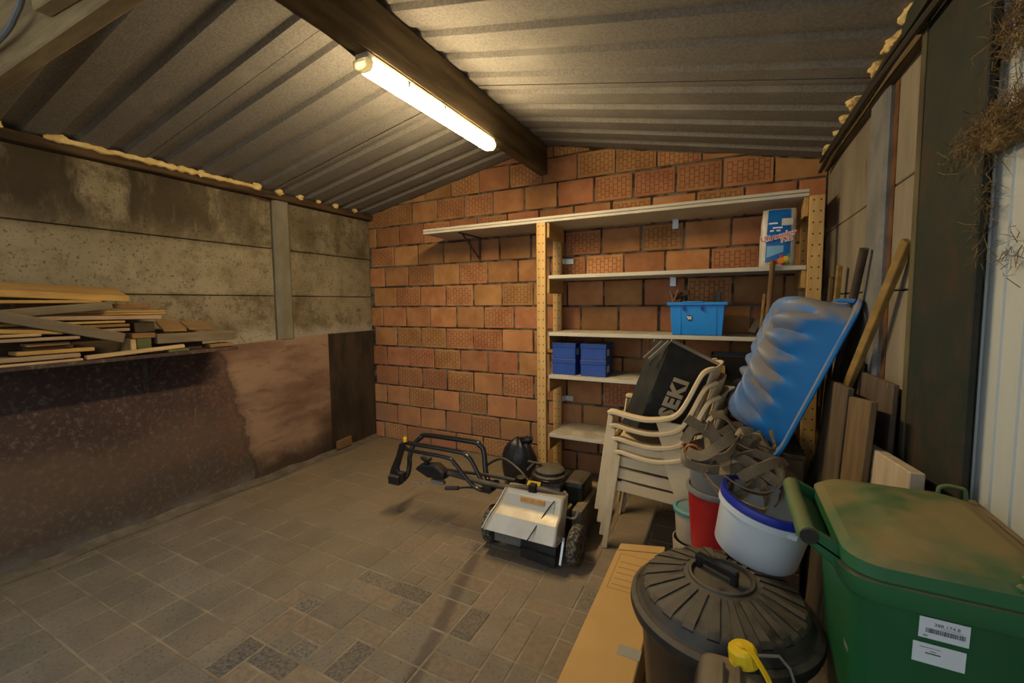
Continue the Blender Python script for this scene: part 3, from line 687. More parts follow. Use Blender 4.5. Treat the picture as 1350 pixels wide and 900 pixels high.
def plank(name, lab, m, X, y0, z0, y1, z1, th, wd, dx=0, tl=0, cat='plank', grp='offcut planks on the wall shelf', bev=.003):
    """front-bottom edge runs from (X,y0,z0) to (X+dx,y1,z1); th up, wd back towards the wall"""
    a = Vector((X, y0, z0)); b = Vector((X+dx, y1, z1)); d = (b-a).normalized()
    upv_ = Vector((0,0,1)); upv_ = (upv_ - d*upv_.dot(d)).normalized(); bk_ = Vector((-1,0,tl)); bk_ = (bk_ - d*bk_.dot(d)).normalized()
    P = [a, b, b+bk_*wd, a+bk_*wd]; gg = G()
    gg.add(P + [p+upv_*th for p in P], [(0,1,2,3),(7,6,5,4),(0,4,5,1),(1,5,6,2),(2,6,7,3),(3,7,4,0)])
    return tag(obj(name, gg, M[m], bevel=bev), lab, cat, grp)
PL = [
 ('thick_plank','thick yellowish beam lying on top of the plank pile','w_yellow',-3.07,.10,1.472,1.228,1.417,.034,.17,-.03,.30),
 ('plank','thin orange board right under the top beam of the pile','w_yellow',-3.08,.10,1.408,1.10,1.412,.016,.15,0),
 ('plank','short brown board end behind the top beam','w_brown',-3.19,.80,1.383,1.36,1.378,.027,.06,0),
 ('plank','grey board rising to the right, above the green-stained board','w_grey',-3.04,.62,1.329,1.131,1.378,.042,.03,0),
 ('plank','pinkish thin plank with a square end in the pile middle','w_pink',-3.055,.60,1.328,1.362,1.315,.022,.12,0),
 ('plank','lower yellow strip of the thin pair behind the pinkish plank','w_yellow',-3.10,.80,1.343,1.404,1.343,.011,.13,0),
 ('plank','upper yellow strip of the thin pair behind the pinkish plank','w_yellow',-3.10,.80,1.356,1.402,1.356,.011,.13,0),
 ('plank','grey board with green paint marks sloping down to the right','w_green',-2.995,.30,1.446,1.146,1.191,.053,.026,-.0),
 ('plank','yellow tapered board under the green-marked board','w_yellow',-2.995,.25,1.306,.913,1.254,.020,.10,-.01),
 ('plank','short pale plank lying at the left of the pile','w_pale',-3.0,.30,1.251,.834,1.250,.015,.09,0),
 ('plank','grey-pink plank below the short pale plank','w_pink',-3.0,.20,1.231,.973,1.226,.016,.12,0),
 ('plank','small brown offcut in the lower left stack, uppermost','w_brown',-3.03,.785,1.198,.942,1.198,.017,.08,0),
 ('plank','dark short offcut under the small brown one','w_dark',-3.05,.78,1.180,.96,1.180,.017,.09,0),
 ('plank','orange-tan plank with bright end in the lower left stack','w_yellow',-3.01,.747,1.160,1.030,1.158,.019,.11,0),
 ('plank','broad pinkish plank near the shelf edge at the far left','w_pink',-2.995,.35,1.134,.968,1.132,.022,.14,0),
 ('plank','thin pale yellow strip lying directly on the shelf board','w_pale',-2.99,.35,1.113,.975,1.113,.013,.10,0),
 ('plank','pine batten lying askew on the shelf edge near the bracket','w_pale',-2.992,.99,1.114,1.45,1.134,.022,.035,-.01),
 ('thick_plank','thick grey weathered beam end at the right of the pile','w_grey',-3.05,1.33,1.166,1.787,1.160,.058,.07,0),
 ('plank','thin tan board tilted behind the grey beam, left one','w_brown',-3.13,1.40,1.232,1.53,1.226,.012,.12,0,.55),
 ('plank','thin tan board tilted behind the grey beam, right one','w_brown',-3.13,1.54,1.234,1.69,1.226,.012,.12,0,.45),
 ('plank','olive flat offcut on the shelf edge above the bracket','w_gblock',-2.988,1.357,1.113,1.468,1.113,.016,.07,0),
 ('plank','thin brown board at the right end of the shelf','w_brown',-3.05,1.62,1.114,1.77,1.116,.022,.12,0),
 ('wood_block','brown wooden block in the gap behind the batten','w_brown',-3.06,1.213,1.206,1.327,1.204,.030,.09,0),
 ('wood_block','olive green block standing under the brown block','w_gblock',-3.06,1.232,1.113,1.304,1.113,.090,.08,0),
 ('wood_block','white-edged narrow block standing beside the olive block','w_pale',-3.05,1.20,1.113,1.226,1.113,.09,.05,0),
 ('plank','orange strip tucked under the pinkish thin plank','w_yellow',-3.065,.70,1.300,1.19,1.300,.013,.12,0),
 ('plank','dark strip below the orange one in the pile middle','w_brown',-3.065,.70,1.278,1.21,1.277,.016,.12,0),
 ('plank','short brown strip in the pile middle, lowest of three','w_pink',-3.065,.80,1.252,1.209,1.252,.017,.12,0),
 ('wood_block','dark block leaning at the middle of the pile','w_dark',-3.09,1.24,1.236,1.34,1.240,.06,.08,0),
 ('wood_block','dark supporting block deep in the pile','w_dark',-3.14,.62,1.132,1.19,1.132,.118,.12,0),
 ('wood_block','dark beam under the grey weathered beam','w_dark',-3.10,1.36,1.113,1.60,1.113,.050,.10,0),
]
for p in PL: plank(*p)

# small block with yellow edge at the foot of the left wall
tag(obj('wood_block', G().prism([(-3.285,2.79,.03),(-3.285,2.955,.03),(-3.285,2.955,.115),(-3.285,2.79,.105)], (.03,0,0)), M['w_brown'], bevel=.003), 'small brown wood block leaning at the foot of the left wall', 'block')

# ------------------------------------------------------------------ shelving unit
YS = 2.95
t = thing('shelving_unit', (-.4, 3.14, 0), 'pine shelving unit with grey boards and perforated posts on the brick wall', 'shelves')
for xa, xb in ((-1.278,-1.208), (.388,.458)):
    for ya in (YS-.012, 3.265):
        obj('post', G().box(xa, xb, ya, ya+.036, 0, 1.974), M['pine'], t, bevel=.002)
ZS = (1.565, 1.147, .830, .385)
for i, z in enumerate(ZS):
    obj('shelf', G().box(-1.190, .384, YS, D-.012, z, z+.026), M['shelf'], t, bevel=.002)
    for xa in (-1.208, .364): obj('side_rail', G().box(xa, xa+.022, YS+.012, 3.27, z-.105, z-.001), M['pine_plain'], t, bevel=.002)
for xa in (-1.208, .364): obj('side_rail', G().box(xa, xa+.022, YS+.012, 3.27, 1.865, 1.974), M['pine_plain'], t, bevel=.002)
obj('top_board', G().box(-2.325, .386, YS, D-.012, 1.975, 1.994), M['shelf'], t, bevel=.002)
obj('top_board', G().box(-2.325, .386, YS, D-.012, 1.997, 2.016), M['shelf'], t, bevel=.002)
for x, z in ((-.36, 1.975), (-.37, 1.565)):
    obj('bracket', G().box(x-.02, x+.02, D-.016, D-.011, z-.062, z).box(x-.02, x+.02, D-.05, D-.011, z-.003, z), M['zinc'], t)
for z in (1.70, .585):
    obj('bracket', G().box(-1.195,-1.125, D-.016, D-.012, z, z+.04).box(-1.207,-1.195, 3.29, D-.012, z, z+.04), M['zinc'], t)
wb = obj('wall_bracket', G().box(-2.005,-1.985, D-.017, D-.011, 1.76, 1.975).box(-2.005,-1.985, YS+.05, D-.012, 1.967, 1.975), M['iron'], t)
obj('brace', G().bar((-1.995, D-.02, 1.79), (-1.995, YS+.10, 1.968), (1,0,0), .016, .006), M['iron'], wb)

# four blue card boxes, two stacks of two
def blue_box(x0, x1, z0, z1, lab, labelside):
    t = thing('file_box', ((x0+x1)/2, 3.10, z0), lab, 'box', 'blue file boxes on the shelf')
    obj('body', G().box(x0+.003, x1-.003, 3.0, 3.20, z0, z1-.03), M['blue_box'], t, bevel=.003)
    obj('lid', G().box(x0, x1, 2.997, 3.203, z1-.035, z1), M['blue_box'], t, bevel=.003)
    if labelside: obj('paper_label', G().box(x1, x1+.001, 3.02, 3.08, z0+.03, z1-.04), M['paper'], t)
ZB = .857
blue_box(-1.182,-.996, ZB, ZB+.118, 'lower blue box of the left stack on the shelf', False)
blue_box(-1.182,-.996, ZB+.119, ZB+.236, 'upper dust-topped blue box of the left stack on the shelf', True)
blue_box(-.962,-.770, ZB, ZB+.118, 'lower blue box of the right stack on the shelf', True)
blue_box(-.962,-.770, ZB+.119, ZB+.236, 'upper blue box of the right stack on the shelf', True)

# light blue crate with tools
t = thing('storage_crate', (-.185, 3.08, 1.174), 'bright blue plastic crate holding tools on the middle shelf', 'crate')
def crate_g(x0, x1, y0, y1, z0, z1, tp, th):
    gg = G(); xa, xb, ya, yb = x0+tp, x1-tp, y0+tp, y1-tp
    O = [(xa,ya,z0),(xb,ya,z0),(xb,yb,z0),(xa,yb,z0),(x0,y0,z1),(x1,y0,z1),(x1,y1,z1),(x0,y1,z1)]
    I = [(xa+th,ya+th,z0+th),(xb-th,ya+th,z0+th),(xb-th,yb-th,z0+th),(xa+th,yb-th,z0+th),(x0+th,y0+th,z1),(x1-th,y0+th,z1),(x1-th,y1-th,z1),(x0+th,y1-th,z1)]
    return gg.add(O+I, [(0,3,2,1),(0,1,5,4),(1,2,6,5),(2,3,7,6),(3,0,4,7),(8,9,10,11),(8,12,13,9),(9,13,14,10),(10,14,15,11),(11,15,12,8),
                        (4,5,13,12),(5,6,14,13),(6,7,15,14),(7,4,12,15)])
obj('body', crate_g(-.346,-.024,2.975,3.18,1.174,1.376,.012,.006), M['crate'], t, bevel=.004)
obj('rim', G().box(-.362,-.008,2.960,2.976,1.366,1.386).box(-.362,-.008,3.178,3.194,1.366,1.386).box(-.362,-.345,2.976,3.178,1.366,1.386).box(-.025,-.008,2.976,3.178,1.366,1.386), M['crate'], t, bevel=.003)
for x in (-.285, -.075): obj('rib', G().bar((x, 2.977, 1.366), (x, 2.985, 1.18), (1,0,0), .012, .006), M['crate'], t)
for x in (-.262, -.155): obj('catch', G().box(x-.006, x+.006, 2.962, 2.976, 1.335, 1.366), M['blue_rim'], t)
obj('handle_lip', G().box(-.27,-.15,2.956,2.976,1.382,1.392), M['crate'], t, bevel=.002)
st = obj('round_sticker', G().lathe([(.018,0),(.018,.0015)], 20).xform(Matrix.Translation((-.228,2.9775,1.285)) @ Matrix.Rotation(math.radians(90),4,'X')), M['ink'], t)
obj('sticker_mark', G().box(-.242,-.216,2.9755,2.9758,1.287,1.294).box(-.238,-.214,2.9755,2.9758,1.277,1.283), M['white_ink'], st)
tag(obj('wooden_mallet', G().bar((-.30,3.05,1.20),(-.27,3.07,1.44),(1,0,0),.03,.03).bar((-.33,3.06,1.415),(-.24,3.06,1.455),(0,1,0),.04,.035), M['w_dark'], bevel=.003), 'dark wooden mallet sticking out of the blue crate', 'tool')
tag(obj('tool_grip', G().bar((-.345+.05,3.02,1.25),(-.35,3.02,1.46),(1,0,0),.012,.02).bar((-.33,3.02,1.39),(-.30,3.02,1.47),(0,1,0),.02,.012), M['handle_w'], bevel=.002), 'brown tool grip leaning out at the left of the blue crate', 'tool')
tag(obj('tool_grip', G().bar((-.075,3.03,1.2),(-.062,3.03,1.452),(1,0,0),.034,.03), M['black_pl'], bevel=.004), 'black square tool handle upright in the blue crate', 'tool')
# flat iron pieces
for i, (x, y, a, l, lab) in enumerate(((.06,2.99,.25,.16,'rusty flat iron strip lying beside the blue crate, front one'),(.075,3.03,-.1,.17,'flat iron strip under the black bars beside the crate'),(.055,3.06,.5,.14,'short flat iron strip nearest the brick wall beside the crate'))):
    d = Vector((math.cos(a), math.sin(a), 0))*l/2; z = 1.1745+.005*i
    tag(obj('iron_strip', G().bar(Vector((x,y,z))-d, Vector((x,y,z))+d, (0,0,1), .004, .028), M['iron'], bevel=.001), lab, 'metal strip', 'iron strips on the shelf')
for i, (x, lab) in enumerate(((.125,'black bar leaning on the shelf beside the iron strips, left one'),(.165,'black bar leaning on the shelf beside the iron strips, right one'))):
    tag(obj('black_bar', G().bar((x,2.99,1.195),(x+.055,3.05,1.30),(1,-.6,0),.05,.012), M['black_pl'], bevel=.002), lab, 'bar', 'black bars on the shelf')
# dark open bin on the lower shelf
t = thing('open_bin', (.02, 3.08, .857), 'dark open-front storage bin half hidden on the lower shelf', 'bin')
obj('body', crate_g(-.10,.16,2.99,3.22,.857,1.05,.02,.006), M['black_pl'], t, bevel=.003)
obj('yellow_tag', G().box(-.045,-.015,2.985,2.997,.93,.985), M['w_yellow'], t)

# bag of powder on the upper shelf
t = thing('powder_bag', (.245, 3.08, 1.592), 'blue and white plastic bag of tile grout on the upper shelf', 'bag')
def bagfn(u, v):
    a = 2*PI*u; w = .094*(1-.10*v**3)+.004*noise.noise(Vector((v*6,u*8,2))); dp = .055*(1-.75*v**4)*(1 if v > .05 else .8)
    ca, sa = math.cos(a), math.sin(a); e = .55
    x = math.copysign(abs(ca)**e, ca)*w; y = math.copysign(abs(sa)**e, sa)*dp
    return Vector((.247+x+.008*v, 3.075+y, 1.592+.345*v+.006*noise.noise(Vector((u*9,v*4,7)))))
bg = G().grid(bagfn, 40, 22, wrap=True); n0 = 40*21
bg.f += [tuple(range(40))[::-1], tuple(range(n0, n0+40))]
body = obj('bag_body', bg, M['bag_white'], t, smooth=60)
def front(u, v, off=.0035):                # point on the bag's front
    x = .247 + (u-.5)*.17*(1-.10*v**3) + .008*v
    dp = .055*(1-.75*v**4)*(1 if v > .05 else .8)
    return Vector((x, 3.075 - dp*(1-abs(2*u-1)**3*.22) - off, 1.592+.345*v))
def patch(name, u0, u1, v0, v1, m, off=.0035, fn=None, k=10):
    def f(a, b):
        u = u0+(u1-u0)*a; v = v0+(v1-v0)*b
        if fn: v = fn(a, b, v0, v1)
        return front(u, v, off)
    return obj(name, G().grid(f, k, k), M[m], t, smooth=True)
patch('blue_print', .13, .86, .30, .985, 'bag_blue')
patch('blue_print', .13, .86, .08, .31, 'bag_blue', fn=lambda a, b, v0, v1: (v0+.10*a)*(1-b)+v1*b)
patch('pale_print', .16, .66, .16, .36, 'fr5', .0045, fn=lambda a, b, v0, v1: (v0+.09*a)*(1-b)+v1*b)
patch('paper_label', .57, .93, .70, .82, 'paper', .0055)
for u, v, r_, m_ in ((.60,.105,.10,'fr1'),(.48,.085,.07,'fr2'),(.74,.135,.09,'fr4'),(.68,.055,.07,'fr2'),(.30,.055,.07,'fr4'),(.80,.06,.07,'fr3'),(.40,.05,.06,'fr3'),(.62,.17,.06,'fr2'),(.83,.19,.05,'fr3')):
    gg = G(); P = [front(u+r_*math.cos(2*PI*i/12), v+r_*.5*math.sin(2*PI*i/12), .0055+.0004*(m_ == 'fr1')) for i in range(12)]
    gg.add([front(u, v, .0060)]+P, [(0, i+1, (i+1) % 12+1) for i in range(12)]); obj('fruit_print', gg, M[m_], t)
text('lettering', 'Ultracolor', (.158, 3.0120 - .009, 1.737), (1,0,.23), (0,0,1), .031, M['white_ink'], t, shear=.1, bold=.0035, extrude=0)
text('lettering', 'Ultracolor', (.158, 3.0120 - .010, 1.737), (1,0,.23), (0,0,1), .031, M['red_ink'], t, shear=.1, extrude=0)
text('lettering', 'Plus', (.262, 3.0118 - .0095, 1.733), (1,0,.23), (0,0,1), .027, M['white_ink'], t, shear=.1, bold=.0035, extrude=0)
text('lettering', 'Plus', (.262, 3.0118 - .0105, 1.733), (1,0,.23), (0,0,1), .027, M['red_ink'], t, shear=.1, extrude=0)
for u0, v0, wd in ((.17,.735,.28), (.30,.655,.3), (.22,.605,.12), (.42,.605,.12)):
    patch('white_print', u0, u0+wd, v0, v0+.025, 'white_ink', .0045, k=4)

# ------------------------------------------------------------------ stacked garden chairs
def chair():
    ox, oy = -.36, 2.56
    t = thing('garden_chair', (ox, oy, 0), 'x', 'chair', 'stacked garden chairs')
    m = M['chair']
    for s in (-1, 1):
        y = lambda k: oy + s*k
        # front leg: L-section strip from foot to arm corner
        fl_ = G()
        fl_.prism([(-.618,y(.225),0),(-.588,y(.225),0),(-.512,y(.235),.548),(-.538,y(.235),.570)], (0,s*.012,0))
        fl_.prism([(-.618,y(.190),0),(-.606,y(.190),0),(-.528,y(.20),.55),(-.538,y(.20),.560)], (0,s*.045,0))
        obj('leg', fl_, m, t, bevel=.003)
        rl = G()
        rl.prism([(-.118,y(.215),0),(-.075,y(.215),0),(-.130,y(.235),.42),(-.165,y(.237),.545),(-.290,y(.237),.553),(-.240,y(.235),.40)], (0,s*.012,0))
        rl.prism([(-.085,y(.18),0),(-.070,y(.18),0),(-.135,y(.20),.42),(-.150,y(.20),.42)], (0,s*.04,0))
        obj('leg', rl, m, t, bevel=.003)
        # arm: dips, then sweeps up into the side of the back
        pts = smooth_path([(-.540,y(.225),.566),(-.512,y(.228),.572),(-.42,y(.235),.556),(-.33,y(.24),.550),(-.235,y(.24),.566),(-.185,y(.235),.592),(-.145,y(.225),.650),(-.085,y(.215),.780),(-.060,y(.20),.815),(-.025,y(.17),.832)], 5)
        obj('armrest', G().ribbon(pts, (0,s,0), .050, .022), m, t, bevel=.004)
    # seat with front apron
    def seat(u, v):
        x = -.545+.40*u; yy = oy+(v-.5)*.44
        return Vector((x, yy, .405-.035*math.sin(u*PI*.55)-.02*math.sin(v*PI)+(-.03 if u == 0 else 0)))
    obj('seat', G().grid(seat, 12, 10), m, t, smooth=True, solid=.007)
    ap = G()
    for s in (-1, 1):
        ap.prism([(-.545,oy+s*.215,.345),(-.15,oy+s*.215,.315),(-.15,oy+s*.215,.375),(-.545,oy+s*.215,.400)], (0,s*.01,0))
    ap.box(-.553,-.543,oy-.215,oy+.215,.345,.402)
    obj('apron', ap, m, t, bevel=.002)
    def back(u, v):
        yy = oy+(u-.5)*.40; b = .05*(1-(2*u-1)**2)
        return Vector((-.155+.125*v+b, yy, .37+.46*v+.02*math.sin(u*PI)*v))
    bk_ = G().grid(back, 12, 10)
    keep = []
    for k, f in enumerate(bk_.f):
        ci, ri = k % 11, k // 11
        if not (1 <= ri <= 6 and ci in (1, 3, 5, 7, 9)): keep.append(f)
    bk_.f = keep
    obj('backrest', bk_, m, t, smooth=True, solid=.008)
    return t
c0 = chair()
labs = ['bottom chair of the stack of cream plastic garden chairs', 'second chair from the bottom in the cream garden chair stack',
        'third chair from the bottom in the cream garden chair stack', 'topmost cream plastic garden chair holding the black grass bag']
for i in range(4):
    c = c0 if i == 0 else copy_tree(c0, None, (-.014*i, 0, .0725*i))
    c['label'] = labs[i]

# black grass catcher bag lying in the top chair
t = thing('grass_bag', (-.3, 2.55, .63), 'black fabric grass catcher bag lying in the top garden chair', 'bag')
TL, TR, BL, BR = Vector((-.272,2.42,1.178)), Vector((-.035,2.56,1.040)), Vector((-.455,2.42,.655)), Vector((-.215,2.53,.640))
bk = Vector((-.115,.17,-.01))
def face(u, v): return BL.lerp(BR, u).lerp(TL.lerp(TR, u), v)
nrm = (BR-BL).cross(TL-BL).normalized()
def bagf(u, v):
    a = u*4; k = int(a) % 4; f = a-int(a)
    pr = [(0,0),(1,0),(1,1),(0,1)]; p, q = pr[k], pr[(k+1) % 4]
    uu = p[0]+(q[0]-p[0])*f; dd = p[1]+(q[1]-p[1])*f
    w = .012*noise.noise(Vector((u*7, v*5, 3))) + .006*noise.noise(Vector((u*21, v*9, 1)))*(1-v)
    bulge = .02*math.sin(PI*v)*math.sin(PI*f)
    outw = [nrm, (BR-BL).normalized(), bk.normalized(), -(BR-BL).normalized()][k]
    return face(uu, v) + bk*dd + outw*(bulge + (w if k != 0 else .0))
gg = G().grid(bagf, 48, 18, wrap=True)
gg.f += [tuple(range(48))[::-1], tuple(range(48*17, 48*18))]
obj('fabric', gg, M['black_fab'], t, smooth=50)
obj('frame_bar', G().bar(TL+Vector((0,-.006,.008)), TR+Vector((0,-.006,.008)), nrm, .012, .016), M['galv'], t)
obj('frame_bar', G().bar(TL+Vector((-.01,-.006,.0)), TL+bk*.25+Vector((-.085,-.03,-.10)), nrm, .012, .016), M['galv'], t)
obj('frame_bar', G().bar(TL+bk*.35+Vector((-.01,-.006,.0)), TL+bk*.6+Vector((-.085,-.03,-.10)), nrm, .010, .012), M['galv'], t)
obj('frame_bar', G().bar(TL+bk, TR+bk, nrm, .012, .016), M['galv'], t)
ax = (face(.5,1)-face(.5,0)).normalized(); sd_ = -(face(1,.5)-face(0,.5)).normalized()
text('lettering', 'ISEKI', face(.555,.15)+nrm*.027, ax, sd_, .082, M['letter'], t, bold=.006, space=1.12)

# ------------------------------------------------------------------ lawn scarifier
t = thing('lawn_scarifier', (-.95, 2.3, 0), 'petrol lawn scarifier with silver hood and black folded handlebar', 'machine')
# hood: rear face leaning, with lip
HB = [(-1.190,2.0,.125),(-.800,2.0,.125)]
g = G()
g.prism([(-1.165,1.985,.118),(-1.165,2.015,.118),(-1.105,2.145,.345),(-1.105,2.10,.345),(-1.15,2.03,.243),(-1.15,1.985,.215)][::-1], (0,0,0)) if False else None
def loft(gr, secs):
    n = len(secs[0]); V = []; F = []
    for s_ in secs: V += s_
    for i in range(len(secs)-1):
        for k in range(n-1): F.append((i*n+k, i*n+k+1, (i+1)*n+k+1, (i+1)*n+k))
    gr.add(V, F)
def hsec(x, dx):     # section through the hood at x
    return [(x+dx*.0,2.16,.352),(x+dx*.0,2.085,.350),(x+dx*.3,2.055,.278),(x+dx*.36,2.035,.262),(x+dx*.45,1.995,.240),(x+dx*.75,1.965,.178),(x+dx*.85,1.955,.160),(x+dx*.85,1.97,.153),(x+dx*.85,2.10,.153)]
g = G(); loft(g, [hsec(-1.095,-.10), hsec(-1.08,-.085), hsec(-.775,0.0), hsec(-.762,.01)])
hd = obj('hood', g, M['silver'], t, smooth=30, solid=.006)
obj('hood_side', G().prism([(-.766,p[1],p[2]) for p in hsec(0,0)], (.008,0,0)), M['silver'], t)
obj('hood_side', G().prism([(-1.10-.1*(.352-p[2])/.234,p[1],p[2]) for p in hsec(0,0)], (-.008,0,0)), M['silver'], t)
obj('hood_panel', G().prism([(-1.085,2.0765,.336),(-.80,2.0765,.336),(-.80,2.0520,.272),(-1.095,2.0520,.272)], (0,-.004,.0015)), M['silver_flat'], t, bevel=.002)
obj('maker_plate', G().prism([(-1.00,2.068,.328),(-.855,2.068,.328),(-.855,2.0615,.306),(-1.00,2.0615,.306)], (0,-.004,.001)), M['orange'], t)
obj('cable_loop', G().tube(smooth_path([(-.80,2.06,.345),(-.845,2.045,.28),(-.885,1.955,.20),(-.905,1.94,.165)]), .003, 6), M['black_gloss'], t)
# body, flap, deck
obj('body', G().box(-1.13,-.79,2.05,2.62,.07,.215), M['deck'], t, bevel=.02, segs=2)
obj('front_guard', G().box(-1.05,-.70,2.52,2.74,.06,.20), M['deck'], t, bevel=.02, segs=2)
obj('rubber_flap', G().prism([(-.985,2.02,.012),(-.775,2.0,.012),(-.775,2.03,.165),(-.985,2.04,.165)], (0,.03,0)).bar((-.985,2.015,.07),(-.775,2.0,.075),(0,0,1),.004,.02), M['black_pl'], t, bevel=.003)
obj('inner_plate', G().box(-1.15,-.985,2.03,2.05,.060,.165), M['concblk'], t, bevel=.003)
obj('lever_arm', G().bar((-.752,2.02,.03),(-.745,2.06,.16),(1,0,0),.012,.02), M['alu'], t)
def wheel(x, yc, r, w):
    R_ = Matrix.Translation((x, yc, r)) @ Matrix.Rotation(PI/2, 4, 'Y')
    gg = G().lathe([(r*.6,-w/2),(r*.85,-w/2),(r*.97,-w*.36),(r,-w*.2),(r,w*.2),(r*.97,w*.36),(r*.85,w/2),(r*.6,w/2)], 32, cap0=False, cap1=False).xform(R_)
    o = obj('wheel', gg, M['tyre'], t, smooth=True)
    obj('rim', G().lathe([(.02,-w*.42),(r*.3,-w*.40),(r*.5,-w*.18),(r*.62,-w*.44),(r*.64,-w*.3),(r*.64,w*.3),(r*.62,w*.44),(r*.5,w*.18),(r*.3,w*.40),(.02,w*.42)], 28).xform(R_), M['rim'], o, smooth=True)
    obj('axle_nut', G().lathe([(.014,-w*.52),(.014,w*.52)], 6).xform(R_), M['iron'], o)
for x, yc, r_, w_ in ((-.695,2.11,.105,.06),(-1.205,2.12,.105,.06),(-.76,2.66,.08,.045),(-1.14,2.66,.08,.045)): wheel(x, yc, r_, w_)
# engine
obj('engine_block', G().box(-1.06,-.84,2.24,2.52,.21,.33), M['black_pl'], t, bevel=.02, segs=2)
obj('engine_cowl', G().prism([(-1.075,2.22,.272),(-.83,2.22,.285),(-.84,2.25,.345),(-1.06,2.25,.335)], (0,.27,0)), M['black_gloss'], t, bevel=.015, segs=2)
rc = obj('recoil_cover', G().lathe([(.105,0),(.105,.02),(.092,.028),(.09,.045),(.075,.058),(.03,.062)], 28, (-.95,2.37,.34)), M['black_lid'], t, smooth=True)
obj('cover_ring', G().lathe([(.112,-.004),(.112,.006),(.10,.012)], 28, (-.95,2.37,.343), cap0=False, cap1=False), M['black_gloss'], rc, smooth=True)
obj('warning_label', G().prism([(-1.04,2.233,.318),(-.955,2.233,.321),(-.955,2.248,.347),(-1.035,2.248,.344)], (0,-.006,.003)), M['yellow'], t)
obj('fuel_cap', G().lathe([(.035,0),(.035,.05),(.028,.055),(.03,.10),(.024,.105)], 18, (-1.10,2.28,.24)), M['black_pl'], t, smooth=40)
obj('starter_grip', G().bar((-1.07,2.30,.375),(-1.03,2.33,.425),(1,0,0),.02,.02).bar((-1.075,2.32,.428),(-.99,2.34,.415),(0,0,1),.018,.018), M['black_pl'], t, bevel=.005)
obj('muffler', G().box(-.85,-.73,2.33,2.55,.20,.345), M['black_pl'], t, bevel=.03, segs=2)
obj('exhaust_guard', G().box(-.84,-.80,2.22,2.27,.22,.30).bar((-.83,2.2,.30),(-.79,2.22,.33),(0,0,1),.02,.03), M['galv'], t, bevel=.004)
obj('side_lever', G().tube(smooth_path([(-.79,2.14,.235),(-.73,2.13,.235),(-.705,2.13,.25),(-.69,2.13,.30)]), .006, 6), M['alu'], t, smooth=True)
obj('side_cover', G().box(-.765,-.70,2.22,2.60,.06,.235), M['deck'], t, bevel=.02, segs=2)
# handlebar: shaft swung out to the left, three black loops at its end
obj('shaft', G().tube(smooth_path([(-.77,2.14,.345),(-.92,2.12,.365),(-1.17,2.11,.340),(-1.52,2.12,.352)]), .016, 10), M['iron'], t, smooth=True)
obj('shaft', G().tube(smooth_path([(-1.10,2.20,.35),(-1.25,2.20,.35),(-1.53,2.20,.335),(-1.60,2.2,.33)]), .011, 8), M['black_pl'], t, smooth=True)
obj('shaft_clamp', G().box(-.965,-.925,2.085,2.125,.315,.395).bar((-.945,2.085,.33),(-.945,2.075,.29),(1,0,0),.03,.02), M['black_gloss'], t, bevel=.004)
def loop(pts, r_): obj('handle_tube', G().tube(smooth_path(pts, 6), r_, 10), M['black_gloss'], t, smooth=True)
loop([(-1.20,2.16,.335),(-1.29,2.22,.30),(-1.331,2.25,.35),(-1.36,2.28,.46),(-1.39,2.28,.495),(-1.44,2.28,.510),(-1.80,2.28,.505),(-1.85,2.27,.485),(-1.895,2.25,.435),(-1.905,2.22,.37),(-1.885,2.19,.32),(-1.875,2.16,.27),(-1.89,2.13,.235)], .0165)
loop([(-1.20,2.12,.315),(-1.25,2.13,.29),(-1.297,2.14,.34),(-1.372,2.15,.444),(-1.41,2.15,.470),(-1.47,2.15,.482),(-1.89,2.14,.486)], .013)
loop([(-1.21,2.09,.312),(-1.27,2.10,.298),(-1.33,2.10,.315),(-1.396,2.10,.368),(-1.46,2.10,.430),(-1.52,2.10,.456),(-1.79,2.10,.458),(-1.86,2.12,.462)], .012)
obj('handle_joint', G().box(-1.26,-1.20,2.08,2.17,.29,.335), M['black_gloss'], t, bevel=.01)
obj('control_plate', G().prism([(-1.893,2.10,.492),(-1.850,2.10,.500),(-1.868,2.10,.43),(-1.895,2.10,.36),(-1.915,2.10,.31),(-1.885,2.10,.285),(-1.865,2.10,.245),(-1.885,2.10,.212),(-1.965,2.10,.208),(-1.995,2.10,.24),(-1.975,2.10,.305),(-1.925,2.10,.40)], (0,.03,0)), M['black_gloss'], t, bevel=.008)
obj('switch_block', G().box(-1.975,-1.885,2.075,2.105,.215,.275).box(-1.905,-1.862,2.09,2.13,.235,.30), M['black_pl'], t, bevel=.006)
obj('yellow_button', G().lathe([(.013,0),(.013,.026),(.010,.03)], 12, (-1.857,2.12,.50)), M['yellow'], t, smooth=40)
obj('throttle_box', G().prism([(-1.78,2.11,.335),(-1.735,2.11,.372),(-1.62,2.11,.385),(-1.55,2.11,.345),(-1.55,2.11,.300),(-1.68,2.11,.295)], (0,.07,0)), M['black_pl'], t, bevel=.012, segs=2)
obj('throttle_knob', G().blob((-1.695,2.13,.412), (.045,.025,.020), .15, 3, 14, 8).tube([(-1.69,2.13,.38),(-1.69,2.13,.41)], .012, 8), M['black_pl'], t, smooth=True)
obj('cable_adjuster', G().tube([(-1.80,2.12,.235),(-1.74,2.12,.246)], .008, 8).tube([(-1.74,2.12,.246),(-1.66,2.12,.258)], .003, 6), M['alu'], t, smooth=True)
obj('bowden_bracket', G().box(-1.66,-1.56,2.12,2.15,.262,.285), M['galv'], t, bevel=.004)
obj('handle_grip', G().tube([(-1.53,2.10,.262),(-1.44,2.11,.275)], .013, 8).tube(smooth_path([(-1.44,2.11,.275),(-1.38,2.11,.29),(-1.28,2.12,.30)]), .006, 6), M['black_pl'], t, smooth=True)
